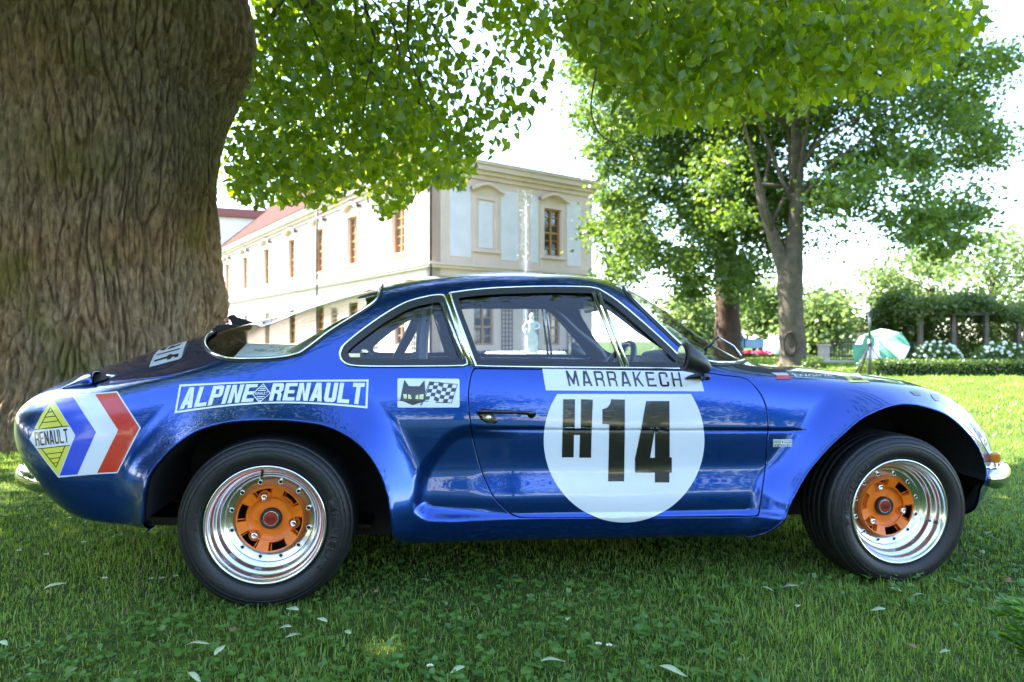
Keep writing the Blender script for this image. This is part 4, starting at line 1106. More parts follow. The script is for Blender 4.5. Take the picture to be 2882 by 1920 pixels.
# ---- black bag leaning behind the car, beside the trunk
bgp = ray_at(640, 960, 4.3); bag = tag(empty('black_bag', (bgp.x, 4.3, 0)), 'black cloth bag with a raised flap on a stool beside the old trunk', 'bag')
bk = mat('black_cloth', (.010, .009, .011), .85, bump=.2, bscale=30)
def bp3(u, v, y): q = ray_at(u, v, y); return (q.x - bgp.x, y - 4.3, q.z)
mb = MB(); pxs = [(585, 940), (610, 916), (640, 912), (672, 915), (690, 935), (700, 1010), (570, 1010)]
f0 = [bp3(u, v, 4.15) for u, v in pxs]; f1 = [bp3(u, v, 4.45) for u, v in pxs]; n = len(pxs)
mb.add(f0 + f1, [tuple(range(n)), tuple(reversed(range(n, 2 * n)))] + [((i + 1) % n, i, n + i, n + (i + 1) % n) for i in range(n)]); b_ = mb.build('bag_body', bk, bag, bevel=.02)
mb = MB(); pxs = [(639, 893), (650, 886), (660, 885), (667, 892), (690, 899), (716, 908), (705, 930), (660, 930), (648, 902)]
f0 = [bp3(u, v, 4.25) for u, v in pxs]; f1 = [bp3(u, v, 4.36) for u, v in pxs]; n = len(pxs)
mb.add(f0 + f1, [tuple(range(n)), tuple(reversed(range(n, 2 * n)))] + [((i + 1) % n, i, n + i, n + (i + 1) % n) for i in range(n)]); mb.build('bag_flap', bk, bag, bevel=.006)
MB().ball(bp3(637, 903, 4.3), .016, 8, 6).build('bag_tag', mat('pink_tag', (.65, .25, .22), .6), bag)
for dx_, dy_ in ((-.12, -.1), (.10, -.1), (-.12, .1), (.10, .1)): MB().box(dx_ - .012, dx_ + .012, dy_ - .012, dy_ + .012, -.01, .72).build('stool_leg', bk, bag)
# ================================================================== THE CAR
CH = 0.74                                     # half width; local y = s - CH, s counted from the near wheel faces inwards
DX = Vector((0.9907, 0.1358, 0)); DN = Vector((-0.1358, 0.9907, 0))
CAR_O = Vector((-0.745, 2.064, 0)) + DN * CH
car = empty('rally_car', CAR_O, math.atan2(0.1358, 0.9907))
tag(car, 'blue two-seat rally coupe with white number roundel and orange wheel centres on the lawn', 'car')
CAR_M = Matrix.Translation(CAR_O) @ Matrix.Rotation(math.atan2(0.1358, 0.9907), 4, 'Z')
CAR_MI = CAR_M.inverted()
CAM_L = CAR_MI @ Vector((0, 0, CAM_H))

paint = mat('blue_metallic_paint', (0.001, 0.046, 0.29), 0.23, 0.85, coat=1.0, coatr=0.015)
def _flakes():
    nt = paint.node_tree
    b = nt.nodes['Principled BSDF']
    tc = nt.nodes.new('ShaderNodeTexCoord')
    v = nt.nodes.new('ShaderNodeTexVoronoi'); v.inputs['Scale'].default_value = 1400
    nt.links.new(tc.outputs['Object'], v.inputs['Vector'])
    mx = nt.nodes.new('ShaderNodeMix'); mx.data_type = 'RGBA'
    mx.inputs[6].default_value = (0.0006, 0.035, 0.235, 1)
    mx.inputs[7].default_value = (0.0016, 0.056, 0.345, 1)
    nt.links.new(v.outputs['Color'], mx.inputs[0])
    nt.links.new(mx.outputs[2], b.inputs['Base Color'])
_flakes()
chrome = mat('chrome', (0.82, 0.82, 0.82), 0.06, 1.0)
alu = mat('polished_aluminium', (0.76, 0.76, 0.76), 0.22, 1.0)
rubber = mat('black_rubber', (0.012, 0.012, 0.012), 0.45)
blackp = mat('black_plastic', (0.010, 0.010, 0.011), 0.38)
well = mat('wheel_well_black', (0.006, 0.006, 0.006), 0.85)
tyre_m = mat('tyre_rubber', (0.007, 0.007, 0.008), 0.5, bump=0.12, bscale=120, var=0.25, vscale=30)
orange = mat('orange_paint', (0.84, 0.175, 0.006), 0.38, var=0.12, vscale=25, bump=0.05, bscale=160)
trim_in = mat('black_interior_trim', (0.010, 0.010, 0.010), 0.7)
white_v = mat('white_vinyl', (0.62, 0.64, 0.67), 0.3, coat=0.6)
black_v = mat('black_vinyl', (0.006, 0.006, 0.006), 0.25, coat=0.5)
yellow_v = mat('yellow_vinyl', (0.62, 0.58, 0.06), 0.3, coat=0.5)
red_v = mat('red_vinyl', (0.50, 0.012, 0.008), 0.3, coat=0.5)
blue_v = mat('bright_blue_vinyl', (0.005, 0.045, 0.50), 0.3, coat=0.5)
dblue_v = mat('dark_blue_vinyl', (0.01, 0.03, 0.16), 0.3, coat=0.5)
glass = glass_mat('car_glass', (0.93, 0.96, 0.97))
rglass = glass_mat('rear_glass_tint', (0.80, 0.80, 0.76), .14)

def car_xz(u, v, s):
    k = (u - 1441) / FPX
    x = (.745 + 2.064 * k + s * (.1358 + .9907 * k)) / (.9907 - .1358 * k)
    return x, CAM_H - (v - 960) / FPX * (2.064 + .1358 * x + .9907 * s)

def px_of(P):
    """car-local points -> photograph pixels"""
    P = np.asarray(P, dtype=float)
    X = CAR_O.x + P[:, 0] * DX.x + P[:, 1] * DN.x
    Y = CAR_O.y + P[:, 0] * DX.y + P[:, 1] * DN.y
    return np.stack([1441 + FPX * X / Y, 960 - FPX * (P[:, 2] - CAM_H) / Y], 1)

# ---- control net: rows from the tail to the nose, columns from the sill up to the centre line; (x, s, z)
NET = [
 [(-.70,.74,.25),(-.74,.74,.25),(-.79,.74,.29),(-.85,.74,.37),(-.90,.74,.46),(-.92,.74,.53),(-.925,.74,.575),(-.915,.74,.61),(-.89,.74,.64),(-.85,.74,.67),(-.78,.74,.70),(-.70,.74,.73)],
 [(-.68,.45,.25),(-.72,.44,.25),(-.77,.43,.29),(-.83,.42,.37),(-.875,.41,.46),(-.89,.41,.53),(-.885,.42,.58),(-.865,.44,.615),(-.83,.47,.645),(-.79,.52,.675),(-.72,.60,.71),(-.62,.74,.755)],
 [(-.62,.27,.255),(-.65,.25,.255),(-.70,.235,.29),(-.76,.22,.37),(-.80,.215,.46),(-.81,.22,.53),(-.80,.235,.585),(-.775,.265,.62),(-.74,.31,.65),(-.70,.38,.68),(-.62,.52,.73),(-.5,.74,.795)],
 [(-.50,.16,.25),(-.53,.13,.25),(-.57,.11,.28),(-.62,.10,.37),(-.63,.10,.46),(-.62,.105,.545),(-.60,.125,.61),(-.57,.165,.65),(-.54,.23,.68),(-.50,.33,.715),(-.44,.50,.77),(-.36,.74,.842)],
 [(-.36,.14,.24),(-.36,.10,.24),(-.37,.075,.28),(-.38,.07,.37),(-.38,.07,.46),(-.38,.075,.56),(-.37,.095,.645),(-.35,.13,.69),(-.32,.20,.72),(-.29,.30,.755),(-.26,.46,.815),(-.22,.74,.885)],
 [(-.05,.13,.22),(-.05,.09,.22),(-.05,.06,.26),(-.05,.055,.37),(-.05,.055,.48),(-.05,.06,.59),(-.05,.08,.675),(-.05,.115,.735),(-.05,.18,.80),(-.04,.28,.860),(-.02,.44,.910),(.0,.74,.945)],
 [(.28,.12,.17),(.28,.08,.165),(.28,.045,.25),(.28,.045,.38),(.28,.045,.50),(.28,.05,.60),(.28,.075,.685),(.28,.11,.76),(.285,.165,.865),(.29,.25,.95),(.30,.41,1.005),(.31,.74,1.04)],
 [(.58,.12,.165),(.58,.075,.16),(.58,.03,.25),(.58,.035,.38),(.58,.035,.515),(.58,.043,.62),(.58,.07,.71),(.58,.10,.765),(.58,.16,.89),(.58,.235,.99),(.59,.38,1.05),(.60,.74,1.085)],
 [(.90,.12,.16),(.90,.075,.155),(.90,.028,.245),(.90,.033,.38),(.90,.032,.51),(.90,.042,.62),(.90,.068,.705),(.90,.10,.76),(.90,.16,.89),(.90,.235,1.0),(.92,.38,1.062),(.95,.74,1.098)],
 [(1.10,.12,.155),(1.10,.075,.15),(1.10,.027,.24),(1.10,.033,.37),(1.10,.031,.505),(1.10,.042,.61),(1.10,.068,.70),(1.11,.10,.755),(1.12,.16,.87),(1.14,.24,.975),(1.20,.39,1.025),(1.30,.74,1.055)],
 [(1.32,.12,.15),(1.32,.075,.145),(1.32,.028,.235),(1.32,.034,.37),(1.32,.032,.50),(1.32,.043,.61),(1.32,.068,.695),(1.32,.098,.735),(1.325,.135,.785),(1.34,.195,.845),(1.46,.40,.87),(1.60,.74,.885)],
 [(1.52,.12,.145),(1.52,.075,.14),(1.53,.03,.23),(1.54,.036,.365),(1.54,.034,.495),(1.54,.045,.60),(1.53,.068,.67),(1.53,.095,.70),(1.54,.13,.716),(1.57,.19,.727),(1.72,.42,.733),(1.88,.74,.728)],
 [(1.72,.12,.145),(1.73,.08,.14),(1.76,.035,.225),(1.78,.04,.36),(1.80,.04,.49),(1.80,.052,.585),(1.80,.078,.645),(1.80,.11,.675),(1.80,.155,.69),(1.83,.23,.70),(1.94,.44,.705),(2.08,.74,.697)],
 [(2.02,.13,.15),(2.03,.09,.15),(2.05,.05,.22),(2.07,.05,.35),(2.08,.05,.47),(2.09,.062,.56),(2.09,.09,.62),(2.10,.125,.65),(2.10,.175,.667),(2.12,.25,.676),(2.22,.45,.68),(2.35,.74,.667)],
 [(2.32,.15,.17),(2.34,.11,.17),(2.36,.075,.22),(2.38,.07,.34),(2.385,.075,.44),(2.39,.09,.52),(2.39,.115,.575),(2.40,.15,.603),(2.40,.20,.618),(2.42,.275,.628),(2.50,.46,.633),(2.60,.74,.628)],
 [(2.50,.20,.19),(2.53,.17,.19),(2.56,.145,.235),(2.58,.14,.31),(2.585,.15,.385),(2.585,.165,.44),(2.58,.195,.485),(2.595,.235,.51),(2.61,.285,.535),(2.63,.36,.552),(2.69,.52,.565),(2.76,.74,.57)],
 [(2.66,.45,.20),(2.70,.44,.20),(2.74,.43,.24),(2.78,.425,.31),(2.80,.43,.375),(2.80,.44,.43),(2.79,.455,.465),(2.785,.48,.487),(2.78,.515,.503),(2.78,.56,.515),(2.80,.64,.525),(2.83,.74,.53)],
 [(2.74,.74,.20),(2.79,.74,.20),(2.84,.74,.24),(2.88,.74,.31),(2.905,.74,.375),(2.91,.74,.42),(2.91,.74,.45),(2.905,.74,.47),(2.90,.74,.485),(2.89,.74,.498),(2.88,.74,.508),(2.865,.74,.518)],
]

NU, NV = 420, 200
def loft():
    N = np.array(NET, dtype=float)
    m1 = N[:, -2].copy(); m1[:, 1] = 2 * CH - m1[:, 1]
    m2 = N[:, -3].copy(); m2[:, 1] = 2 * CH - m2[:, 1]
    N = np.concatenate([N, m1[:, None], m2[:, None]], 1)
    R, C, _ = N.shape
    ku = np.concatenate([[0], np.cumsum(np.linalg.norm(np.diff(N[:, :12], axis=0), axis=2).mean(1))])
    kv = np.concatenate([[0], np.cumsum(np.linalg.norm(np.diff(N, axis=1), axis=2).mean(0))])
    tu = np.linspace(ku[0], ku[-1], NU)
    tv = np.concatenate([np.linspace(kv[0], kv[7], 145, endpoint=False), np.linspace(kv[7], kv[11], 55)])
    G = cspline(ku, N.reshape(R, -1), tu).reshape(NU, C, 3)
    G = G.transpose(1, 0, 2).reshape(C, -1)
    G = cspline(kv, G, tv).reshape(NV, NU, 3).transpose(1, 0, 2)
    return G                                   # (NU, NV, 3) in x, s, z

RARCH_PX = [(398,1473),(404,1393),(421,1335),(459,1286),(502,1246),(560,1210),(637,1188),(713,1181),(790,1180),(866,1186),(927,1198),(989,1229),(1034,1269),(1068,1321),(1090,1376),(1102,1440),(1108,1510)]
FARCH_PX = [(2105,1534),(2150,1514),(2176,1482),(2200,1436),(2213,1402),(2256,1336),(2313,1266),(2366,1216),(2419,1176),(2482,1150),(2532,1139),(2570,1139),(2606,1145),(2665,1165),(2710,1198),(2755,1248),(2778,1293),(2789,1337),(2787,1358)]
RARCH = crom([car_xz(u, v, -.012) for u, v in RARCH_PX], 6, False)
FARCH = crom([car_xz(u, v, -.004) for u, v in FARCH_PX], 6, False)
RPOLY = np.vstack([RARCH, [(RARCH[-1][0] + .01, .0), (RARCH[0][0], .0)]])
FPOLY = np.vstack([FARCH, [(FARCH[-1][0] - .03, .20), (FARCH[-1][0] - .10, 0.0), (FARCH[0][0] - .0, .0)]])

def sstep(a, b, x):
    t = np.clip((x - a) / (b - a), 0, 1)
    return t * t * (3 - 2 * t)

SCAL_PX = [(1326,1203),(1284,1213),(1253,1232),(1233,1257),(1197,1302),(1175,1351),(1166,1406),(1169,1434),(1190,1452),(1218,1462),(1300,1463)]
SCAL = crom([car_xz(u, v, .03) for u, v in SCAL_PX], 6, False)
SPOLY = np.vstack([SCAL, [(1.2, .243), (1.2, .516), (.7, .527)]])

def displace(G):
    x, s, z = G[..., 0], G[..., 1].copy(), G[..., 2]
    Q = np.stack([x.ravel(), z.ravel()], 1)
    near = (s < .45)
    for poly, curve, amp, w in ((RPOLY, RARCH, .078, .125), (FPOLY, FARCH, .066, .105)):
        d = np.abs(sdist(Q, curve, closed=False)).reshape(x.shape)
        ins = sdist(Q, poly).reshape(x.shape) < 0
        t = np.clip(d / w, 0, 1)
        f = (1 - t) ** 1.9
        f = np.where(ins, 1 - d * 0.3, f) * sstep(.11, .23, z)
        s -= np.where(near, amp * f * (1 - sstep(.25, .45, s)), 0)
    # pocket behind the door
    dS = -sdist(Q, SPOLY).reshape(x.shape)
    xr = np.clip((x - .47) / .33, 0, 1)
    fade = (1 - sstep(0, 1, xr))
    s += np.where(near, .031 * sstep(-.010, .036, dS) * fade, 0)
    # waist crease: the panel below it sits a little deeper
    zc = .5285 - .0225 * np.clip(x - .63, -.1, 1.3)
    cr = sstep(.006, -.003, z - zc) * sstep(.62, .70, x) * sstep(1.80, 1.70, x) * sstep(.30, .40, z)
    s += np.where(near, .0055 * cr, 0)
    cr2 = np.exp(-((z - zc) / .0042) ** 2) * sstep(.60, .66, x) * sstep(1.80, 1.72, x)
    s += np.where(near, .004 * cr2, 0)
    # ledge above the rocker panel
    zl = .248 - .018 * np.clip(x - .63, 0, 1)
    s -= np.where(near, .012 * sstep(.010, -.006, z - zl) * sstep(.44, .60, x) * sstep(1.72, 1.6, x) * sstep(.1, .17, z), 0)
    return np.stack([x, s, z], -1)

G0 = displace(loft())
GY = G0.copy(); GY[..., 1] -= CH
def grid_normals(P):
    du = np.gradient(P, axis=0); dv = np.gradient(P, axis=1)
    n = np.cross(dv, du)
    l = np.linalg.norm(n, axis=2, keepdims=True)
    n = n / np.maximum(l, 1e-9)
    return n
GN = grid_normals(GY)
if GN[NU // 2, 40, 1] > 0: GN = -GN
ii, jj = np.meshgrid(np.arange(NU - 1), np.arange(NV - 1), indexing='ij')
a_ = (ii * NV + jj).ravel(); b_ = ((ii + 1) * NV + jj).ravel(); c_ = ((ii + 1) * NV + jj + 1).ravel(); d_ = (ii * NV + jj + 1).ravel()
TRI0 = np.concatenate([np.stack([a_, b_, c_], 1), np.stack([a_, c_, d_], 1)])
V0 = GY.reshape(-1, 3)
n_t = np.cross(V0[TRI0[:, 1]] - V0[TRI0[:, 0]], V0[TRI0[:, 2]] - V0[TRI0[:, 0]])
flip = (n_t * GN.reshape(-1, 3)[TRI0[:, 0]]).sum(1).mean() < 0
if flip: TRI0 = TRI0[:, ::-1]
PX0 = px_of(V0)
ATTR0 = np.concatenate([V0, GN.reshape(-1, 3), PX0, G0.reshape(-1, 3)[:, 1:2]], 1)      # pos, normal, px, s
# coarser copy of the same surface for hidden layers
ui = np.unique(np.append(np.arange(0, NU, 2), NU - 1)); vi = np.unique(np.append(np.arange(0, NV, 2), NV - 1))
KEEP = (ui[:, None] * NV + vi[None, :]).ravel()
i2, j2 = np.meshgrid(np.arange(len(ui) - 1), np.arange(len(vi) - 1), indexing='ij'); nv2 = len(vi)
q0 = (i2 * nv2 + j2).ravel(); q1 = ((i2 + 1) * nv2 + j2).ravel(); q2 = ((i2 + 1) * nv2 + j2 + 1).ravel(); q3 = (i2 * nv2 + j2 + 1).ravel()
TRI_C = np.concatenate([np.stack([q0, q1, q2], 1), np.stack([q0, q2, q3], 1)])
if flip: TRI_C = TRI_C[:, ::-1]
BVH = BVHTree.FromPolygons([Vector(v) for v in V0], [tuple(t) for t in TRI0])

def hit(u, v, off=0.0):
    """photograph pixel -> point on the near body surface (car-local) and its normal"""
    w = Vector(((u - 1441) / FPX, 1.0, -(v - 960) / FPX))
    d = (CAR_MI.to_3x3() @ w).normalized()
    loc, n, i, dist = BVH.ray_cast(CAM_L, d)
    if loc is None:
        return None, None
    if n.dot(d) > 0: n = -n
    return loc + n * off, n

def clip(A, T, phi):
    """keep the part of the mesh where phi > 0"""
    ins = phi > 0
    cnt = ins[T].sum(1)
    keep = T[cnt == 3]
    newT = [keep]; extra = []; base = len(A)
    cut = {}
    verts = []
    def mid(i, j):
        k = (i, j) if i < j else (j, i)
        if k not in cut:
            t = phi[k[0]] / (phi[k[0]] - phi[k[1]])
            cut[k] = base + len(verts)
            verts.append(A[k[0]] * (1 - t) + A[k[1]] * t)
        return cut[k]
    out = []
    for tri in T[(cnt == 1) | (cnt == 2)]:
        c = ins[tri].sum()
        for r in range(3):
            i, j, k = tri[r], tri[(r + 1) % 3], tri[(r + 2) % 3]
            if c == 1 and ins[i]:
                out.append((i, mid(i, j), mid(i, k))); break
            if c == 2 and not ins[i]:
                p, q = mid(i, j), mid(i, k)
                out.append((p, j, k)); out.append((p, k, q)); break
    if verts: A = np.vstack([A, np.array(verts)])
    if out: newT.append(np.array(out))
    T = np.concatenate(newT)
    used, inv = np.unique(T.ravel(), return_inverse=True)
    return A[used], inv.reshape(-1, 3)

def boundary(T):
    e = np.concatenate([T[:, [0, 1]], T[:, [1, 2]], T[:, [2, 0]]])
    key = np.sort(e, 1)
    u, idx, cnt = np.unique(key, axis=0, return_index=True, return_counts=True)
    return e[idx[cnt == 1]]

def flange(A, T, sel, depth=.012):
    """turn the selected open edges inwards"""
    E_ = [e for e in boundary(T) if sel[e[0]] and sel[e[1]]]
    if not E_: return A, T
    E_ = np.array(E_)
    vs = np.unique(E_.ravel())
    mp = {v: i for i, v in enumerate(vs)}
    base = len(A)
    n = A[vs, 3:6]
    # outward in-surface direction, from the edge tangents
    od = np.zeros((len(vs), 3))
    for a, b in E_:
        t = A[b, :3] - A[a, :3]
        o = np.cross(t, A[a, 3:6])
        l = np.linalg.norm(o)
        if l > 1e-9:
            od[mp[a]] += o / l; od[mp[b]] += o / l
    od /= np.maximum(np.linalg.norm(od, axis=1, keepdims=True), 1e-9)
    r1 = A[vs].copy(); r1[:, 3:6] = n
    r2 = A[vs].copy(); r2[:, :3] += od * .0012 - n * .0016; r2[:, 3:6] = (od + n) / 1.414
    r3 = A[vs].copy(); r3[:, :3] += od * .0016 - n * depth; r3[:, 3:6] = od
    k = len(vs)
    A = np.vstack([A, r1, r2, r3])
    out = []
    for a, b in E_:
        i, j = mp[a], mp[b]
        for o0, o1 in ((base, base + k), (base + k, base + 2 * k)):
            out.append((o0 + j, o0 + i, o1 + i)); out.append((o0 + j, o1 + i, o1 + j))
    return A, np.vstack([T, np.array(out)])

def mirrored(A, T):
    B = A.copy(); B[:, 1] *= -1; B[:, 4] *= -1
    return B, T[:, ::-1]

def surf(name, A, T, m, parent=car):
    return link(name, np_mesh(name, A[:, :3], T, normals=A[:, 3:6]), m, parent)

def both(name, A, T, m):
    B, U = mirrored(A, T)
    return surf(name, np.vstack([A, B]), np.vstack([T, U + len(A)]), m)

# ---- outlines in photograph pixels
QWIN = crom([(957,1000),(960,985),(970,970),(1019,930),(1080,887),(1142,853),(1203,836),(1240,832),(1254,840),(1270,885),(1292,950),(1314,1014),(1310,1028),(1280,1031),(1150,1032),(1050,1032),(990,1029),(966,1018)], 5)
DWIN = crom([(1269,832),(1275,825),(1382,813),(1535,808),(1640,809),(1672,812),(1697,822),(1750,858),(1842,938),(1916,1008),(1926,1026),(1917,1038),(1800,1037),(1500,1034),(1350,1031),(1338,1024),(1310,950),(1284,880)], 5)
RWIN = np.vstack([crom([(1074,798),(1062,841),(1019,876),(927,934),(866,980),(835,998),(774,1009),(700,1012),(645,1011),(606,1000),(582,981),(577,962),(584,946),(598,938)], 5, False), [(640,900),(800,850),(1060,780)]])
WSCR = np.vstack([crom([(1757,807),(1774,835),(1842,902),(1918,974),(1965,1008),(2003,1021),(2040,1023),(2075,1021),(2096,1014)], 5, False), [(2110,1000),(1990,930),(1900,870),(1780,800)]])
DOOR = np.vstack([crom([(1924,1043),(2003,1050),(2033,1055),(2090,1062),(2115,1076),(2141,1109),(2156,1145),(2161,1181),(2162,1216),(2158,1257),(2155,1306),(2146,1372),(2137,1438)], 5, False), crom([(2133,1449),(2120,1453),(1980,1456),(1700,1457),(1490,1457),(1456,1453),(1431,1441),(1392,1402),(1361,1340),(1340,1273),(1327,1213),(1321,1162),(1318,1122),(1321,1081),(1331,1042),(1345,1037)], 5, False)])

def zone(A, which):
    x, s, z = A[:, 0], A[:, 8], A[:, 2]
    if which == 'side': return (z > .68) & (s < .36) & (x > .05) & (x < 1.6)
    if which == 'rear': return (z > .70) & (x < .36) & (x > -.5)
    if which == 'wscr': return (z > .69) & (x > 1.0) & (x < 2.0) & (s > .07)
    if which == 'arch': return (s < .30) & (z < .70)
    if which == 'door': return (s < .30) & (z < .80) & (x > .4) & (x < 1.9)

def phi_px(A, poly, which, off=0.0):
    m = zone(A, which)
    p = np.full(len(A), 1e3)
    p[m] = sdist(A[m, 6:8], poly) - off
    return p
def phi_xz(A, poly, which):
    m = zone(A, which)
    p = np.full(len(A), 1.0)
    p[m] = sdist(A[m][:, [0, 2]], poly)
    return p
GAP = 2.7
def cut_common(A, T):
    for poly, w in ((RPOLY, 'arch'), (FPOLY, 'arch')):
        A, T = clip(A, T, phi_xz(A, poly, w))
    for poly, w in ((QWIN, 'side'), (DWIN, 'side'), (RWIN, 'rear'), (WSCR, 'wscr')):
        A, T = clip(A, T, phi_px(A, poly, w, -3.0))
    return A, T

A, T = cut_common(ATTR0, TRI0)
A, T = clip(A, T, phi_px(A, DOOR, 'door', GAP))
sel = np.abs(phi_px(A, DOOR, 'door', GAP)) < 0.6
A, T = flange(A, T, sel)
both('body_shell', A, T, paint)
# dark inner skin seen through the shut lines
A, T = cut_common(ATTR0[KEEP], TRI_C)
A = A.copy(); A[:, :3] -= A[:, 3:6] * .013
both('inner_skin', A, T, mat('inner_skin_black', (0.006, 0.007, 0.012), 0.7))
# doors
A, T = clip(ATTR0, TRI0, np.where(zone(ATTR0, 'door'), -phi_px(ATTR0, DOOR, 'door', -GAP), -1.0))
A, T = clip(A, T, phi_px(A, DWIN, 'side', -3.0))
sel = np.abs(phi_px(A, DOOR, 'door', -GAP)) < 0.6
DA, DT = flange(A, T, sel)
door_near = surf('door', DA, DT, paint)
B, U = mirrored(DA, DT)
door_far = surf('door', B, U, paint)

# ---- glass
def pane(poly, which, inset=.006, grow=2.0):
    A, T = clip(ATTR0, TRI0, np.where(zone(ATTR0, which), -phi_px(ATTR0, poly, which, grow), -1.0))
    A = A.copy(); A[:, :3] -= A[:, 3:6] * inset
    return A, T
def ring(poly, which, o, i, lift):
    A, T = clip(ATTR0, TRI0, np.where(zone(ATTR0, which), -phi_px(ATTR0, poly, which, o), -1.0))
    A, T = clip(A, T, phi_px(A, poly, which, -i))
    A = A.copy(); A[:, :3] += A[:, 3:6] * lift
    return A, T
def curve3(poly, off):
    out = []
    for u, v in poly:
        p, n = hit(u, v, off)
        if p is not None: out.append(p)
    return out
def outline(poly, off, r, n=6, closed=True, skip=0):
    pts = curve3(poly, off)
    return pts
win_parts = []
for nm, poly, rw in (('quarter_window', QWIN, 20), ('door_window', DWIN, 17)):
    A, T = pane(poly, 'side')
    for side in (0, 1):
        A2, T2 = (A, T) if side == 0 else mirrored(A, T)
        w = surf(nm, A2, T2, glass)
        RA, RT = ring(poly, 'side', 1.5, rw, .0015)
        if side: RA, RT = mirrored(RA, RT)
        surf('window_rubber', RA, RT, rubber, w)
        pts = curve3(poly, .0025)
        if side: pts = [Vector((p.x, -p.y, p.z)) for p in pts]
        MB().tube(pts, .0042, 6, closed=True).build('chrome_moulding', chrome, w)
        win_parts.append(w)
A, T = pane(RWIN, 'rear')
B, U = mirrored(A, T)
rear_glass = surf('rear_window', np.vstack([A, B]), np.vstack([T, U + len(A)]), rglass)
A, T = pane(WSCR, 'wscr')
B, U = mirrored(A, T)
front_glass = surf('windscreen', np.vstack([A, B]), np.vstack([T, U + len(A)]), glass)
for poly, which, w, nvis in ((RWIN, 'rear', rear_glass, 66), (WSCR, 'wscr', front_glass, 41)):
    RA, RT = ring(poly[:], which, 7.0, 5.0, .002)
    # only the visible stretch of the outline carries rubber
    dd = sdist(RA[:, 6:8], poly[:nvis], closed=False)
    RA, RT = clip(RA, RT, 11.0 - dd)
    RB, RU = mirrored(RA, RT)
    surf('window_rubber', np.vstack([RA, RB]), np.vstack([RT, RU + len(RA)]), rubber, w)
    pts = curve3(poly[:nvis], .005)
    for sg in (1, -1):
        MB().tube([Vector((p.x, p.y * sg, p.z)) for p in pts], .0045, 6).build('chrome_moulding', chrome, w)

# ---- rolled wheel-arch lips and dark wheel wells
def arch_pts(curve):
    out = []
    for x, z in curve:
        loc, n, i, d = BVH.ray_cast(Vector((x, -3, z)), Vector((0, 1, 0)))
        if loc is not None and loc.y < -.58: out.append(loc)
    return out
for nm, curve in (('rear', RARCH), ('front', FARCH)):
    pts = arch_pts(curve)
    for sgn in (1, -1):
        P_ = [Vector((p.x, p.y * sgn, p.z)) for p in pts]
        MB().tube(P_, .0042, 8).build('arch_lip', paint, car)
        mb = MB()
        inn = [Vector((p.x, (p.y + .045) * sgn, p.z + .004)) for p in pts]
        deep = [Vector((p.x, (p.y + .42) * sgn, p.z + .012)) for p in pts]
        lip = [Vector((p.x, (p.y + .002) * sgn, p.z + .001)) for p in pts]
        n_ = len(pts)
        mb.add(lip + inn + deep, [(k, k + 1, n_ + k + 1, n_ + k) for k in range(n_ - 1)] + [(n_ + k, n_ + k + 1, 2 * n_ + k + 1, 2 * n_ + k) for k in range(n_ - 1)], True)
        ctr = Vector((sum(p.x for p in deep) / n_, deep[0].y, .2))
        mb.add(deep + [ctr, Vector((deep[0].x, deep[0].y, .1)), Vector((deep[-1].x, deep[-1].y, .1))], [(k, k + 1, n_) for k in range(n_ - 1)] + [(0, n_, n_ + 1), (n_ - 1, n_ + 2, n_), (n_ + 1, n_, n_ + 2)])
        mb.build('wheel_well', well, car)
# underbody pan, sump guard
mb = MB()
mb.box(.42, 1.62, -.60, .60, .150, .165)
mb.box(-.62, .42, -.30, .30, .225, .24)
mb.box(1.60, 2.62, -.30, .30, .17, .185)
mb.build('underbody', well, car)
mb = MB()
mb.prism([(-.48, .22), (-.44, .205), (.30, .165), (.30, .18), (-.44, .235)], -.50, .50)
mb.build('exhaust_guard', mat('dark_steel', (0.012, 0.010, 0.010), 0.6, 0.5), car, bevel=.004)
# ---- decals: flat drawings in photograph pixels, laid onto the body
def fill2d(loops):
    """closed loops (with holes) -> (points, triangles)"""
    cu = bpy.data.curves.new('tmp', 'CURVE')
    cu.dimensions = '2D'; cu.fill_mode = 'BOTH'
    for L in loops:
        sp = cu.splines.new('POLY')
        sp.points.add(len(L) - 1)
        for p, q in zip(sp.points, L): p.co = (q[0], q[1], 0, 1)
        sp.use_cyclic_u = True
    return _curve_tris(cu)
def text2d(body, offset=0.0, shear=0.0, spacing=1.0):
    """word drawn in the built-in font, normalised to the unit square"""
    cu = bpy.data.curves.new('tmp', 'FONT')
    cu.body = body; cu.offset = offset; cu.shear = shear; cu.space_character = spacing
    P, T = _curve_tris(cu)
    P = P - P.min(0); P = P / np.maximum(P.max(0), 1e-9)
    return P, T
def _curve_tris(cu):
    o = bpy.data.objects.new('tmp', cu)
    me = bpy.data.meshes.new_from_object(o)
    bm = bmesh.new(); bm.from_mesh(me)
    bmesh.ops.triangulate(bm, faces=bm.faces)
    P = np.array([(v.co.x, v.co.y) for v in bm.verts]); T = np.array([[v.index for v in f.verts] for f in bm.faces])
    bm.free(); bpy.data.meshes.remove(me); bpy.data.objects.remove(o); bpy.data.curves.remove(cu)
    return P, T
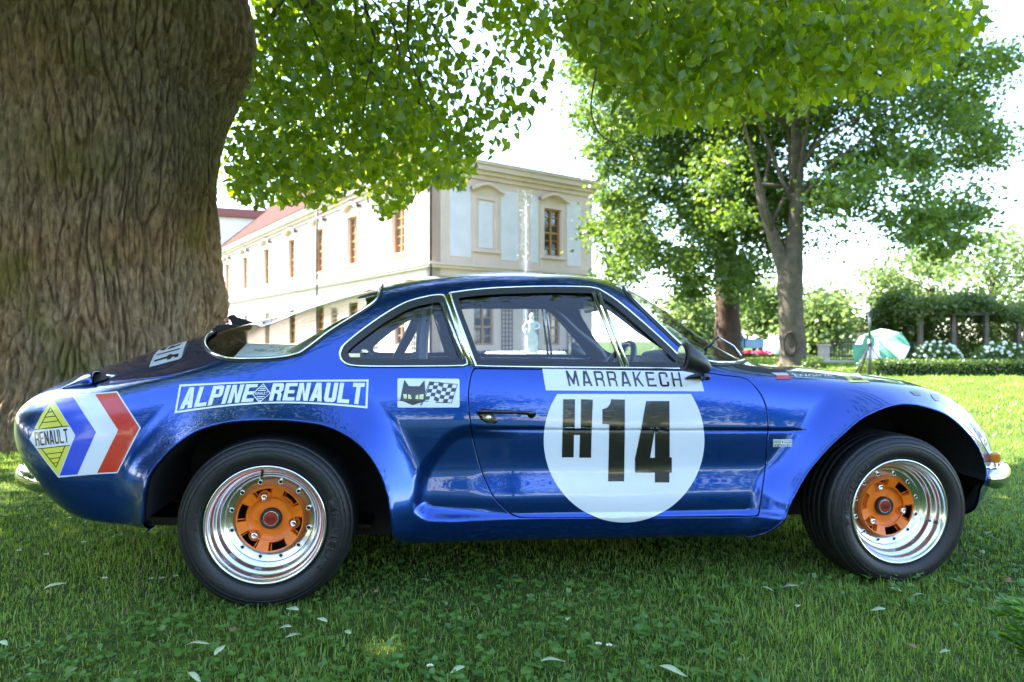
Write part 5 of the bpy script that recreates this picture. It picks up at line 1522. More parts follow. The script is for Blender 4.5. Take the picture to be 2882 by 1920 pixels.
def refine(P, T, L):
    P = [tuple(p) for p in P]; T = [tuple(t) for t in T]
    for _ in range(7):
        cut = {}
        def mid(a, b):
            k = (min(a, b), max(a, b))
            if k in cut: return cut[k]
            if math.dist(P[a], P[b]) <= L: return None
            P.append(((P[a][0] + P[b][0]) / 2, (P[a][1] + P[b][1]) / 2)); cut[k] = len(P) - 1
            return cut[k]
        out = []; ch = False
        for a, b, c in T:
            m = [mid(a, b), mid(b, c), mid(c, a)]
            k = sum(q is not None for q in m)
            if k == 0: out.append((a, b, c)); continue
            ch = True
            if k == 3: out += [(a, m[0], m[2]), (m[0], b, m[1]), (m[2], m[1], c), (m[0], m[1], m[2])]
            else:
                for r in range(3):
                    v = ((a, b, c) * 2)[r:r + 3]; e = (m * 2)[r:r + 3]
                    if k == 1 and e[0] is not None:
                        out += [(v[0], e[0], v[2]), (e[0], v[1], v[2])]; break
                    if k == 2 and e[2] is None:
                        out += [(e[0], v[1], e[1]), (v[0], e[0], e[1]), (v[0], e[1], v[2])]; break
        T = out
        if not ch: break
    return np.array(P), np.array(T)
def decal(name, P, T, m, lift=.0016, parent=car, L=14.0):
    P, T = refine(P, T, L)
    W = []; ok = []; Nn = []
    for u, v in P:
        p, n = hit(u, v, lift)
        ok.append(p is not None); W.append(p if p is not None else Vector((0, 0, 0))); Nn.append(n if n is not None else Vector((0, -1, 0)))
    ok = np.array(ok)
    T = T[ok[T].all(1)]
    if len(T) == 0: return None
    W = np.array([tuple(p) for p in W])
    e = np.max([np.linalg.norm(W[T[:, i]] - W[T[:, (i + 1) % 3]], axis=1) for i in range(3)], axis=0)
    T = T[e < .25]
    used, inv = np.unique(T.ravel(), return_inverse=True)
    T = inv.reshape(-1, 3)
    W = W[used]; N_ = np.array([tuple(n) for n in Nn])[used]
    fn = np.cross(W[T[:, 1]] - W[T[:, 0]], W[T[:, 2]] - W[T[:, 0]])
    fl = (fn * N_[T[:, 0]]).sum(1) < 0
    T = np.where(fl[:, None], T[:, ::-1], T)
    return link(name, np_mesh(name, W, T, normals=N_), m, parent)
def dpoly(name, loops, m, lift=.0016, parent=car, L=14.0):
    if not hasattr(loops[0][0], '__len__'): loops = [loops]
    P, T = fill2d(loops)
    return decal(name, P, T, m, lift, parent, L)
def dtext(name, body, quad, m, lift=.0024, parent=car, offset=0.0, shear=0.0, spacing=1.0, warp=None):
    """quad: pixel corners bottom-left, bottom-right, top-right, top-left"""
    P, T = text2d(body, offset, shear, spacing)
    q = np.array(quad, dtype=float)
    a, b = P[:, :1], P[:, 1:]
    W = warp(P[:, 0], P[:, 1]) if warp else (q[0] * (1 - a) * (1 - b) + q[1] * a * (1 - b) + q[2] * a * b + q[3] * (1 - a) * b)
    return decal(name, W, T, m, lift, parent)
def glyph(c, w, h):
    """upright condensed capital in the unit square: outline and holes"""
    m = .5 - h / 2; M_ = .5 + h / 2
    G = {'A': [[(0,0),(.30,1),(.70,1),(1,0),(1-w,0),(1-w-.05,.18),(w+.05,.18),(w,0)], [(w+.11,.18+h),(1-w-.11,.18+h),(.5,.84)]],
         'L': [[(0,0),(1,0),(1,h),(w,h),(w,1),(0,1)]],
         'P': [[(0,0),(w,0),(w,.38),(.76,.38),(.93,.43),(1,.54),(1,.84),(.93,.96),(.76,1),(0,1)], [(w,.38+h),(1-w,.38+h),(1-w,1-h),(w,1-h)]],
         'I': [[(0,0),(1,0),(1,1),(0,1)]],
         'N': [[(0,0),(w,0),(w,.62),(1-w,0),(1,0),(1,1),(1-w,1),(1-w,.38),(w,1),(0,1)]],
         'E': [[(0,0),(1,0),(1,h),(w,h),(w,m),(.86,m),(.86,M_),(w,M_),(w,1-h),(1,1-h),(1,1),(0,1)]],
         'R': [[(0,0),(w,0),(w,.42),(.5,.42),(1-w,.34),(1-w,.06),(1-w+.02,0),(1,0),(.97,.08),(.97,.36),(.86,.47),(1,.58),(1,.84),(.93,.96),(.76,1),(0,1)], [(w,.42+h),(1-w,.42+h),(1-w,1-h),(w,1-h)]],
         'U': [[(0,1),(0,.18),(.06,.06),(.2,0),(.8,0),(.94,.06),(1,.18),(1,1),(1-w,1),(1-w,h+.02),(w,h+.02),(w,1)]],
         'T': [[(.5-w/2,0),(.5+w/2,0),(.5+w/2,1-h),(1,1-h),(1,1),(0,1),(0,1-h),(.5-w/2,1-h)]],
         'M': [[(0,0),(w*.8,0),(w*.8,.62),(.44,.10),(.56,.10),(1-w*.8,.62),(1-w*.8,0),(1,0),(1,1),(1-w*.85,1),(.5,.40),(w*.85,1),(0,1)]],
         'K': [[(0,0),(w,0),(w,.34),(w+.12,.47),(1-w,0),(1,0),(w+.30,.62),(1,1),(1-w,1),(w,.54),(w,1),(0,1)]],
         'C': [[(1,.34),(1,.15),(.93,.05),(.8,0),(.2,0),(.07,.05),(0,.15),(0,.85),(.07,.95),(.2,1),(.8,1),(.93,.95),(1,.85),(1,.66),(1-w,.66),(1-w,1-h),(w,1-h),(w,h),(1-w,h),(1-w,.34)]],
         'H': [[(0,0),(w,0),(w,m),(1-w,m),(1-w,0),(1,0),(1,1),(1-w,1),(1-w,M_),(w,M_),(w,1),(0,1)]]}
    return G[c]
def word2d(text, w=.34, h=.2, gap=.16):
    """condensed word normalised to the unit square"""
    loops = []; x = 0
    for c in text:
        wd = {'I': w, 'M': 1.18, 'A': 1.05}.get(c, 1.0)
        loops += [[((x + p[0] * wd), p[1]) for p in L] for L in glyph(c, w if c != 'I' else 1, h)]
        x += wd + gap
    x -= gap
    return fill2d([[(p[0] / x, p[1]) for p in L] for L in loops])
def dword(name, text, quad, m, lift, parent, w, h, gap, warp=None, slant=0.0):
    P, T = word2d(text, w, h, gap)
    q = np.array(quad, dtype=float) if quad is not None else None
    P = P.copy(); P[:, 0] = P[:, 0] * (1 - slant) + slant * P[:, 1]
    a, b = P[:, :1], P[:, 1:]
    W = warp(P[:, 0], P[:, 1]) if warp else (q[0] * (1 - a) * (1 - b) + q[1] * a * (1 - b) + q[2] * a * b + q[3] * (1 - a) * b)
    return decal(name, W, T, m, lift, parent, 10)
def zc(ox, oy, sc):
    return lambda *pts: [(ox + x / sc, oy + y / sc) for x, y in pts]

# number roundel and rally banner on the door
th = np.linspace(0, 2 * math.pi, 96, endpoint=False)
rnd_poly = np.stack([1756 + 226 * np.cos(th), 1238 + 232 * np.sin(th)], 1)
lower = [tuple(p) for p in rnd_poly if p[1] > 1100]
k0 = next(i for i in range(len(rnd_poly)) if rnd_poly[i][1] > 1100 and rnd_poly[i - 1][1] <= 1100)
lower = [tuple(rnd_poly[(k0 + i) % 96]) for i in range(96) if rnd_poly[(k0 + i) % 96][1] > 1100]
roundel = dpoly('number_roundel', lower, white_v, .0014, L=8)
ban = dpoly('rally_banner', [(1526,1039),(1530,1065),(1536,1099.5),(1981,1102),(1976,1080),(1969,1062),(1940,1046)], white_v, .0019)
LTR = {'M': 0, 'A': 1}
dword('banner_lettering', 'MARRAKECH', [(1601,1087),(1920,1089),(1912,1049),(1591,1044)], black_v, .0026, ban, .21, .13, .42)
dpoly('digit', [(1585,1124),(1618,1124),(1617,1205),(1634,1205),(1635,1124),(1668,1125),(1665,1206),(1663,1288),(1630,1288),(1632,1224),(1615,1224),(1614,1287),(1581,1287),(1583,1206)], black_v, .0024, roundel, L=6)
dpoly('digit', [(1719,1124),(1758,1125),(1758,1213),(1756,1355),(1711,1355),(1714,1213),(1714,1194),(1695,1193),(1695,1152),(1706,1149),(1713,1143),(1718,1134)], black_v, .0024, roundel, L=6)
dpoly('digit', [[(1818,1129),(1883,1129),(1884,1213),(1884,1287),(1890,1287),(1890,1330),(1883.5,1330),(1883,1358),(1842.5,1358),(1842.5,1330),(1786.5,1330),(1786.5,1291),(1803,1213)], [(1843,1206),(1842.5,1288),(1829,1288)]], black_v, .0024, roundel, L=6)

# maker's banner over the rear wheel
def wtop(a): return 1083 - 14.5 * a - 6.5 * np.sin(math.pi * a) * .55
def wbot(a): return 1164.5 - 14 * a - 22 * np.sin(math.pi * np.clip(a, 0, 1)) * .95
def wmap(a0, a1, b0, b1):
    def f(a, b):
        A_ = a0 + (a1 - a0) * a; B_ = b0 + (b1 - b0) * b
        u = (492 + 542 * A_) * (1 - B_) + (506 + 532 * A_) * B_
        return np.stack([u, wbot(A_) * (1 - B_) + wtop(A_) * B_], 1)
    return f
g = np.linspace(0, 1, 25)
fm = wmap(0, 1, 0, 1)
outer = np.vstack([fm(g, 0 * g), fm(g[::-1], 0 * g + 1)])
gi = np.linspace(.011, .989, 25)
inner = np.vstack([fm(gi, 0 * gi + .075), fm(gi[::-1], 0 * gi + .925)])
wb = dpoly('maker_banner_frame', [outer.tolist(), inner.tolist()], white_v, .0016)
dword('banner_word', 'ALPINE', None, white_v, .0016, wb, .36, .19, .13, wmap(.022, .418, .12, .88), .035)
dword('banner_word', 'RENAULT', None, white_v, .0016, wb, .36, .19, .13, wmap(.486, .982, .12, .88), .02)
dz = zc(480, 1050, 4.059)
dia = dpoly('banner_diamond', [dz((1062,120),(1145,235),(1015,348),(932,243)), dz((1060,134),(1132,236),(1017,334),(946,243))], white_v, .0016, wb)
for k, (f0, f1) in enumerate(((.16, .22), (.28, .34), (.40, .46), (-.22, -.16), (-.34, -.28), (-.46, -.40))):
    def row(f):
        w = 1 - abs(f) / .62 * 1.0
        cx, cy = 1039 + 44 * f, 238 - 190 * f
        return (cx - 80 * w * .78, cy + 2), (cx + 80 * w * .78, cy - 2)
    (a, b), (c, d) = row(f0), row(f1)
    dpoly('diamond_stripe', dz(a, b, d, c), white_v, .0016, wb)
dtext('diamond_lettering', 'RENAULT', dz((962,256),(1105,250),(1118,216),(972,222)), white_v, .0017, wb, offset=.015)

# tricolour arrow badge on the rear flank
bz = zc(0, 860, 3.267)
badge = dpoly('maker_arrow_badge', bz((485,850),(1080,790),(1190,957),(1298,1125),(1192,1330),(1085,1540),(820,1556),(540,1582),(405,1410),(275,1230),(372,1040)), white_v, .0014)
def band(p0, p1, m):
    dpoly('arrow_band', bz(p0[0], p1[0], p1[1], p1[2], p0[2], p0[1]), m, .002, badge)
Dr = [(495,868),(698,1190),(553,1564)]; BW = [(675,843),(887,1165),(715,1553)]; WR = [(880,822),(1090,1145),(897,1538)]; RE = [(1075,804),(1283,1125),(1080,1528)]
band(Dr, BW, blue_v); band(WR, RE, red_v)
dpoly('diamond_field', bz((487,866),(637,1108),(318,1143),(390,1000)), yellow_v, .002, badge)
dpoly('diamond_field', bz((350,1318),(650,1285),(540,1560),(440,1440)), yellow_v, .002, badge)
def stroke(p, q, w):
    p = np.array(p, float); q = np.array(q, float); d = (q - p) / np.linalg.norm(q - p); n = np.array((-d[1], d[0])) * w / 2
    return [tuple(p + n), tuple(q + n), tuple(q - n), tuple(p - n)]
bl = []
up = [(468,942),(580,1112),(360,1138)]; lo = [(522,1486),(388,1315),(605,1288)]
for t in (up, lo):
    for i in range(3): bl.append((t[i], t[(i + 1) % 3]))
for f in (.22, .45, .70):
    bl.append(((468 + (360 - 468) * f, 942 + (1138 - 942) * f), (468 + (580 - 468) * f, 942 + (1112 - 942) * f)))
    bl.append(((522 + (388 - 522) * f, 1486 + (1315 - 1486) * f), (522 + (605 - 522) * f, 1486 + (1288 - 1486) * f)))
bl += [((318,1143),(637,1108)), ((350,1318),(650,1285))]
for p, q in bl: dpoly('diamond_line', bz(*stroke(p, q, 7)), black_v, .0025, badge)
dword('badge_lettering', 'RENAULT', bz((338,1292),(640,1258),(622,1132),(320,1166)), black_v, .0025, badge, .24, .13, .22)

# cat-and-flag sticker ahead of the rear arch
sz = zc(1080, 1040, 4.904)
stk = dpoly('cat_sticker', sz((205,124),(1030,130),(1046,146),(1046,510),(1032,526),(205,526),(190,512),(190,140)), white_v, .0014)
dpoly('cat_head', [sz((285,145),(350,232),(495,232),(563,150),(575,300),(572,440),(400,495),(228,425),(250,300)), sz((268,340),(320,345),(320,400),(278,402)), sz((335,345),(372,352),(385,408),(338,405)), sz((435,405),(445,362),(478,345),(478,412)), sz((495,350),(552,340),(545,412),(493,412))], black_v, .002, stk)
for q in (((268,340),(320,345),(320,400),(278,402)), ((335,345),(372,352),(385,408),(338,405)), ((435,405),(445,362),(478,345),(478,412)), ((495,350),(552,340),(545,412),(493,412))):
    dpoly('cat_eye', sz(*q), mat('pale_yellow_vinyl', (0.62, 0.66, 0.28), 0.35), .002, stk)
def fl(i, j):
    a = i / 6; b = j / 5
    x = 640 + (1015 - 640) * a; y0 = 172 + 35 * sstep(.3, .6, np.array(a)) ; y1 = 420 + 40 * sstep(.3, .6, np.array(a))
    return x - 75 * b, float(y0 * (1 - b) + y1 * b)
for i in range(6):
    for j in range(5):
        if (i + j) % 2 == 0: dpoly('flag_check', sz(fl(i, j), fl(i + 1, j), fl(i + 1, j + 1), fl(i, j + 1)), black_v, .002, stk)
for p, q in (((637,168),(505,498)), ((652,172),(522,498)), ((190,432),(620,440)), ((640,172),(1020,208)), ((1018,208),(935,462)), ((935,462),(715,455)), ((190,408),(235,408))):
    dpoly('flag_line', sz(*stroke(p, q, 9)), black_v, .002, stk)

# oil sticker on the engine lid
ez = zc(400, 960, 9.8)
elf = dpoly('lid_sticker', ez((200,735),(245,590),(330,400),(460,255),(650,190),(1000,72),(1210,18),(1250,8),(1170,180),(1085,495)), white_v, .0016)
for q in (((333,590),(345,545),(690,440),(735,395),(830,370),(850,392),(1000,355),(1018,372),(990,452),(895,478),(905,440),(830,455),(790,512),(700,540),(688,490)), ((395,418),(425,385),(1070,205),(1050,238)), ((500,268),(560,222),(700,180),(650,240),(600,272)), ((690,260),(800,170),(900,130),(880,165),(1110,70),(1040,130))):
    dpoly('sticker_letter', ez(*q), black_v, .0024, elf)

# bonnet stickers
gz = zc(1860, 900, 3.92)
fw = dpoly('flag_sticker', gz((1215,588),(1390,586),(1412,616),(1275,617)), white_v, .0016)
dpoly('flag_stripe', gz((1278,618),(1414,617),(1440,655),(1268,659)), red_v, .0016, fw)
et = dtext('bonnet_lettering', 'ENGINE', gz((1478,630),(1900,632),(1880,606),(1462,603)), white_v, .0018, car, offset=.02)
if et: dtext('small_lettering', 'AUTOMOTO LA CULTURE', gz((1490,645),(1915,648),(1912,637),(1485,634)), white_v, .0018, et)
nz = zc(2160, 1040, 3.363)
ys = dpoly('yellow_sticker', nz((718,60),(875,60),(975,124),(780,124)), yellow_v, .0016)
if ys: dpoly('sticker_letter', nz((775,70),(860,68),(905,100),(815,104),(790,90),(862,92),(840,78),(790,80)), black_v, .0024, ys)
eb = dtext('wing_badge', 'ENGINE', gz((1235,1402),(1448,1402),(1448,1382),(1235,1382)), mat('pale_gold_vinyl', (0.62, 0.62, 0.52), 0.35), .0016, car, offset=.015)
for q in (((1235,1320),(1448,1320),(1448,1333),(1235,1333)), ((1235,1342),(1320,1342),(1320,1353),(1235,1353)), ((1352,1342),(1448,1342),(1448,1353),(1352,1353)), ((1235,1362),(1448,1362),(1448,1375),(1235,1375)), ((1322,1334),(1334,1334),(1334,1361),(1322,1361)), ((1344,1334),(1352,1334),(1352,1361),(1344,1361))):
    dpoly('badge_bar', gz(*q), MATS['pale_gold_vinyl'], .0016, eb)
for q, m in ((((1340,205),(1420,212),(1450,240),(1380,236)), black_v), (((1380,237),(1450,241),(1455,246),(1390,244)), red_v), (((1540,235),(1600,225),(1640,270),(1610,285),(1560,270)), black_v), (((1560,272),(1612,287),(1640,300),(1590,296)), red_v)):
    dpoly('wing_sticker', nz(*q), m, .0018)
fs_ = dpoly('number_sticker', nz((2010,655),(2045,632),(2085,700),(2112,790),(2098,810),(2060,745)), white_v, .0016)
if fs_: dpoly('sticker_digit', nz((2040,665),(2052,655),(2072,700),(2066,730),(2052,715)), black_v, .0024, fs_)

# ---- small fittings
mb = MB()
def H(u, v, off): return hit(u, v, off)[0]
handle = MB().tube([H(*sz((x, y))[0], o) for x, y, o in ((1300,600,.010), (1360,578,.026), (1500,583,.030), (1700,588,.030), (1900,592,.028), (2020,602,.020), (2095,610,.006))], [.006, .0085, .0065, .0058, .0058, .008, .003], 10).build('handle', mat('black_chrome', (0.05, 0.05, 0.05), 0.08, 0.9), door_near)
hp = dpoly('handle_plate', sz((1285,605),(1340,565),(1480,560),(1530,620),(1545,680),(1572,720),(1545,745),(1430,740),(1340,690)), MATS['black_chrome'], .006, door_near)
if hp:
    so = hp.modifiers.new('solid', 'SOLIDIFY'); so.thickness = .006; so.offset = -1
lk, ln = hit(*sz((1440, 665))[0], .0)
MB().lathe([(.0, -.012), (.006, -.0125), (.0095, -.011), (.0105, -.004), (.0105, 0)], 20, 'y', lk).build('lock', alu, door_near)
fp = H(*sz((2040, 625))[0], .0)
MB().ball(fp, .011, 10, 6, (1.3, .8, 1)).build('handle_foot', MATS['black_chrome'], door_near)

# door mirror: black bullet on an arched foot
mz = zc(1860, 900, 3.92)
def from_px(u, v, s):
    x, z = car_xz(u, v, s)
    return Vector((x, s - CH, z))
mirror = MB()
prof = []
mir_c0 = (1942, 1006)
secs = [(1919,1006,.166/2,.0),(1922,1005,.172/2,.006),(1935,1003,.172/2,.0),(1955,1006,.165/2,0),(1975,1014,.135/2,0),(1990,1026,.10/2,0),(2000,1037,.05/2,0)]
vs = []; nS = 20
top = [(1921,963),(1926,964),(1945,972),(1965,985),(1985,1003),(1997,1022),(2001,1035)]
bot = [(1918,1043),(1924,1046),(1945,1050),(1965,1053),(1985,1053),(1998,1047),(2001,1040)]
sm = -.065
for (tu, tv_), (bu, bv) in zip(top, bot):
    a = from_px(tu, tv_, sm); b = from_px(bu, bv, sm)
    c = (a + b) / 2; h = (a - b).length / 2; up_ = (a - b).normalized()
    for k in range(nS):
        t = 2 * math.pi * k / nS
        vs.append(c + up_ * (h * math.cos(t)) + Vector((0, 1, 0)) * (h * 1.15 * math.sin(t)))
fs = []
for i in range(len(top) - 1):
    for k in range(nS):
        fs.append((i * nS + k, i * nS + (k + 1) % nS, (i + 1) * nS + (k + 1) % nS, (i + 1) * nS + k))
fs.append(tuple(range(nS)))
fs.append(tuple(range((len(top) - 1) * nS, len(top) * nS))[::-1])
mirror.add(vs, fs, True)
mir = mirror.build('door_mirror', mat('satin_black', (0.012, 0.012, 0.013), 0.42), car)
sub = mir.modifiers.new('sub', 'SUBSURF'); sub.levels = 2; sub.render_levels = 2
for sgn in (1,):
    foot = MB()
    f0 = [H(*mz(p)[0], .006) for p in ((265,655),(330,640),(420,632),(500,635),(540,655))]
    foot.tube(f0, [.003, .008, .011, .010, .003], 10)
    pm = from_px(*mz((460, 600))[0], -.03)
    pb = H(*mz((455, 640))[0], .004)
    foot.tube([pb, (pb + pm) / 2 + Vector((0, -.004, 0)), pm, from_px(*mz((440, 560))[0], -.06)], [.011, .008, .008, .010], 10)
    foot.build('mirror_foot', MATS['satin_black'], mir)
MB().lathe([(.0, 0), (.034, 0)], 24, 'x', ((vs[0] + vs[nS // 2]) / 2) + Vector((-.002, 0, 0))).build('mirror_glass', chrome, mir)
for o in (mir,):
    c2 = bpy.data.objects.new('door_mirror', mir.data.copy()); COL.objects.link(c2); c2.parent = car; c2.scale = (1, -1, 1)

# wipers, seen beyond the mirror
def arm(pts, r): return MB().tube(pts, r, 6)
w0 = Vector((1.88, -.12, .755)); 
wa = [from_px(*mz(p)[0], s) for p, s in (((885,400), .30), ((800,285), .31), ((640,190), .32))]
arm(wa, [.004, .003, .003]).build('wiper_arm', chrome, car)
wbp = [from_px(*mz(p)[0], .325) for p in ((470,335),(560,265),(640,190))]
arm([wbp[0], wbp[1], wbp[2]], .0055).build('wiper_blade', MATS['black_chrome'], car)
arm([from_px(*mz(p)[0], .45) for p in ((870,405),(820,330),(790,290))], .004).build('wiper_arm', blackp, car)

# bumpers, indicator, tail scoop
def blade(pxs, radii, name, m, s0, s1):
    pts = [from_px(u, v, s) for (u, v, s) in pxs]
    return MB().tube(pts, radii, 12, flat=1.0).build(name, m, car)
fb = MB()
P_ = [(2.49, -.735), (2.535, -.74), (2.575, -.715), (2.62, -.66), (2.68, -.58), (2.76, -.45), (2.83, -.30)]
def rail(P_, zz, hh, tt, name):
    mb = MB(); vs = []; n = 12
    Pc = crom(P_, 5, False)
    for i, p in enumerate(Pc):
        t = Pc[min(i + 1, len(Pc) - 1)] - Pc[max(i - 1, 0)]; t = t / np.linalg.norm(t); o = np.array((t[1], -t[0]))
        e = min(1, (i + .6) / 5)
        e = math.sqrt(max(.02, 1 - (1 - e) ** 2))
        for k in range(n):
            a = 2 * math.pi * k / n
            vs.append((p[0] + o[0] * tt * e * math.cos(a), p[1] + o[1] * tt * e * math.cos(a), zz + hh * e * math.sin(a)))
    m_ = len(Pc)
    mb.add(vs, [(i * n + k, i * n + (k + 1) % n, (i + 1) * n + (k + 1) % n, (i + 1) * n + k) for i in range(m_ - 1) for k in range(n)] + [tuple(range(n))[::-1], tuple(range((m_ - 1) * n, m_ * n))], True)
    return mb
for sgn in (1, -1):
    mb = rail([(2.545, -.622), (2.60, -.605), (2.655, -.565), (2.72, -.50), (2.79, -.40), (2.84, -.30)], .298, .040, .030, 'b')
    if sgn < 0: mb.v = [(x, -y, z) for x, y, z in mb.v]
    mb.build('bumper_blade', chrome, car)
    mb = rail([(-.665, -.575), (-.72, -.555), (-.78, -.50), (-.84, -.42), (-.875, -.30)], .368, .036, .026, 'b')
    if sgn < 0: mb.v = [(x, -y, z) for x, y, z in mb.v]
    mb.build('rear_bumper_blade', chrome, car)
    ib = MB()
    ip = hit(2795, 1302, 0)[0] or Vector((2.64, -.55, .36))
    ip = Vector((2.60, -.585, .372))
    ib.box(-.012, .020, -.024, .014, -.019, .019, Matrix.Translation((ip.x, ip.y * sgn, ip.z)) @ Matrix.Rotation(.7 * sgn, 4, 'Z'))
    ind = ib.build('indicator_lamp', mat('amber_lens', (0.75, 0.22, 0.01), 0.15, coat=0.5), car, bevel=.006)
    vs_ = []; nR, nA_ = 6, 28
    for a in range(nR + 1):
        for k in range(nA_):
            t = 2 * math.pi * k / nA_; yy = -.40 + .085 * a / nR * math.cos(t); zz_ = .445 + .075 * a / nR * math.sin(t)
            loc, n, i_, d_ = BVH.ray_cast(Vector((4, yy, zz_)), Vector((-1, 0, 0)))
            vs_.append((loc.x + .003, loc.y * sgn, loc.z + .001) if loc is not None else (2.7, yy * sgn, zz_))
    MB().add(vs_, [(a * nA_ + k, a * nA_ + (k + 1) % nA_, (a + 1) * nA_ + (k + 1) % nA_, (a + 1) * nA_ + k) for a in range(nR) for k in range(nA_)], True).build('headlamp', mat('lamp_glass', (0.35, 0.37, 0.40), 0.05, 0.6, coat=1.0), car)
# scoop at the lid corner
az = zc(0, 860, 3.267)
sc_px = az((545,765),(640,690),(740,628),(830,592),(870,582),(925,572),(960,590),(985,640),(1010,675),(1000,690),(870,725),(850,725))
for sgn in (1, -1):
    ridge = []
    L0 = [H(*p, .0) for p in az((555,775),(660,760),(760,750),(850,738))]
    top_px = az((600,725),(680,668),(770,612),(858,588))
    mb = MB()
    rows = []
    for p, (tu, tv_) in zip(L0, top_px):
        s_ = p.y + CH
        q = from_px(tu, tv_, s_ + .09)
        mid = from_px((tu + px_of(np.array([tuple(p)]))[0][0]) / 2, tv_ + 12, s_ + .03)
        back = Vector((q.x, q.y + .10, q.z - .012))
        rows.append([p, (p + mid) / 2 + Vector((0, -.01, .008)), mid, q, back])
    vs = [tuple(v) for r in rows for v in r]
    if sgn < 0: vs = [(x, -y, z) for x, y, z in vs]
    mb.add(vs, [(i * 5 + k, i * 5 + k + 1, (i + 1) * 5 + k + 1, (i + 1) * 5 + k) for i in range(3) for k in range(4)], True)
    so_ = mb.build('lid_scoop', paint, car)
    sm_ = so_.modifiers.new('solid', 'SOLIDIFY'); sm_.thickness = .008; sm_.offset = -1
    so_.modifiers.new('sub', 'SUBSURF').render_levels = 2
if True:
    dpoly('scoop_opening', az((862,600),(880,585),(925,575),(955,592),(985,640),(1000,668),(985,685),(870,722)), well, .004)
    bp_ = H(*az((1020, 648))[0], .0)
    MB().ball(bp_, .011, 12, 8, (1.5, 1, .7)).build('lid_bolt', chrome, car)
# engine-lid shut line and rain rib
lid = [H(*p, -.0012) for p in crom(az((1000,672),(1150,640),(1300,610),(1420,590),(1540,562),(1620,520),(1680,470),(1700,420),(1740,345),(1800,300)), 5, False)]
lid = [p for p in lid if p is not None]
MB().tube(lid, .0038, 6).build('lid_shut_line', mat('shut_line_black', (0.002, 0.003, 0.012), 0.7), car)
rib = [H(*p, -.001) for p in crom(az((1010,705),(1200,690),(1400,668),(1560,652),(1600,650)), 5, False)]
MB().tube(rib, [.004] * (len(rib) - 3) + [.0035, .002, .001], 8).build('lid_rain_rib', paint, car)

# ---- window bars and cabin
dv = [(H(1668, 826, .004), H(1752, 1034, .004)), (H(1684, 828, .004), H(1766, 1034, .004))]
for w in win_parts:
    if not w.name.startswith('door_window'): continue
    sg = 1 if sum(v.co.y for v in w.data.vertices) < 0 else -1
    for (a, b), r in zip(dv, (.0065, .0065)):
        MB().tube([Vector((p.x, p.y * sg, p.z)) for p in (a, b)], r, 8).build('divider_bar', alu, w)
bars = [((1256, 836), (1326, 1032), .008), ((1262, 830), (1336, 1034), .004), ((1246, 856), (1306, 1014), .005)]
for sgn in (1, -1):
    for a, b, r in bars:
        pa = H(*a, .003); pm_ = H((a[0] + b[0]) / 2, (a[1] + b[1]) / 2, .003); pb = H(*b, .003)
        MB().tube([Vector((p.x, p.y * sgn, p.z)) for p in (pa, pm_, pb)], r, 8).build('pillar_moulding', chrome, car)
cage_m = mat('cage_black', (0.014, 0.016, 0.022), 0.35)
def bar_(pts, r=.020): MB().tube(pts, r, 10).build('cage_tube', cage_m, car)
hoop = crom([(.47, -.55, .22), (.47, -.55, .60), (.47, -.52, .80), (.485, -.46, .93), (.50, -.36, 1.005), (.50, 0, 1.03), (.50, .36, 1.005), (.485, .46, .93), (.47, .52, .80), (.47, .55, .60), (.47, .55, .22)], 4, False)
bar_(hoop, .022)
for sgn in (1, -1):
    bar_([(.50, .40 * sgn, .985), (.20, .43 * sgn, .87), (-.08, .46 * sgn, .70)])
    bar_(crom([(.50, .40 * sgn, .995), (.85, .425 * sgn, 1.015), (1.08, .43 * sgn, .985), (1.25, .50 * sgn, .86), (1.42, .55 * sgn, .70), (1.47, .56 * sgn, .35)], 4, False))
bar_([(.49, -.42, .96), (.30, .42, .62)])
# headliner, dashboard, shelf, seats, wheel
A, T = clip(ATTR0, TRI0, np.where((ATTR0[:, 0] > .22) & (ATTR0[:, 0] < 1.32), ATTR0[:, 2] - .985, -1.0))
A = A.copy(); A[:, :3] -= A[:, 3:6] * .022
both('headliner', A, T, trim_in)
mb = MB()
mb.prism([(1.42, .60), (1.36, .66), (1.38, .715), (1.46, .735), (1.62, .725), (1.80, .70), (1.80, .60)], -.58, .58)
mb.build('dashboard', trim_in, car, bevel=.02)
mb = MB(); mb.prism([(1.34, .725), (1.36, .765), (1.42, .775), (1.50, .74), (1.50, .70), (1.36, .70)], -.50, -.20)
mb.build('instrument_cowl', trim_in, car, bevel=.012)
mb = MB(); mb.box(-.40, .40, -.56, .56, .66, .70); mb.build('rear_shelf', trim_in, car)
mb = MB(); mb.box(.38, .42, -.58, .58, .2, .72); mb.box(.4, 1.5, -.60, .60, .18, .20); mb.box(1.5, 1.54, -.55, .55, .18, .68); mb.build('cabin_tub', trim_in, car)
for sy in (-.30, .30):
    mb = MB()
    mb.prism([(.50, .28), (.62, .26), (1.02, .32), (1.03, .40), (.68, .37), (.60, .42), (.50, .68), (.46, .76), (.42, .76), (.43, .60)], sy - .20, sy + .20)
    mb.build('seat', trim_in, car, bevel=.025)
sw = MB()
Ms = Matrix.Translation((1.20, -.30, .655)) @ Matrix.Rotation(math.radians(-62), 4, 'Y')
ring_ = [Ms @ Vector((.165 * math.cos(t), .165 * math.sin(t), 0)) for t in np.linspace(0, 2 * math.pi, 40, endpoint=False)]
sw.tube(ring_, .012, 8, closed=True)
for t in (0.3, math.pi - .3, -math.pi / 2): sw.tube([Ms @ Vector((0, 0, -.03)), Ms @ Vector((.165 * math.cos(t), .165 * math.sin(t), 0))], .008, 6)
sw.tube([Ms @ Vector((0, 0, -.02)), Ms @ Vector((0, 0, -.35))], .018, 8)
sw.build('steering_wheel', blackp, car)
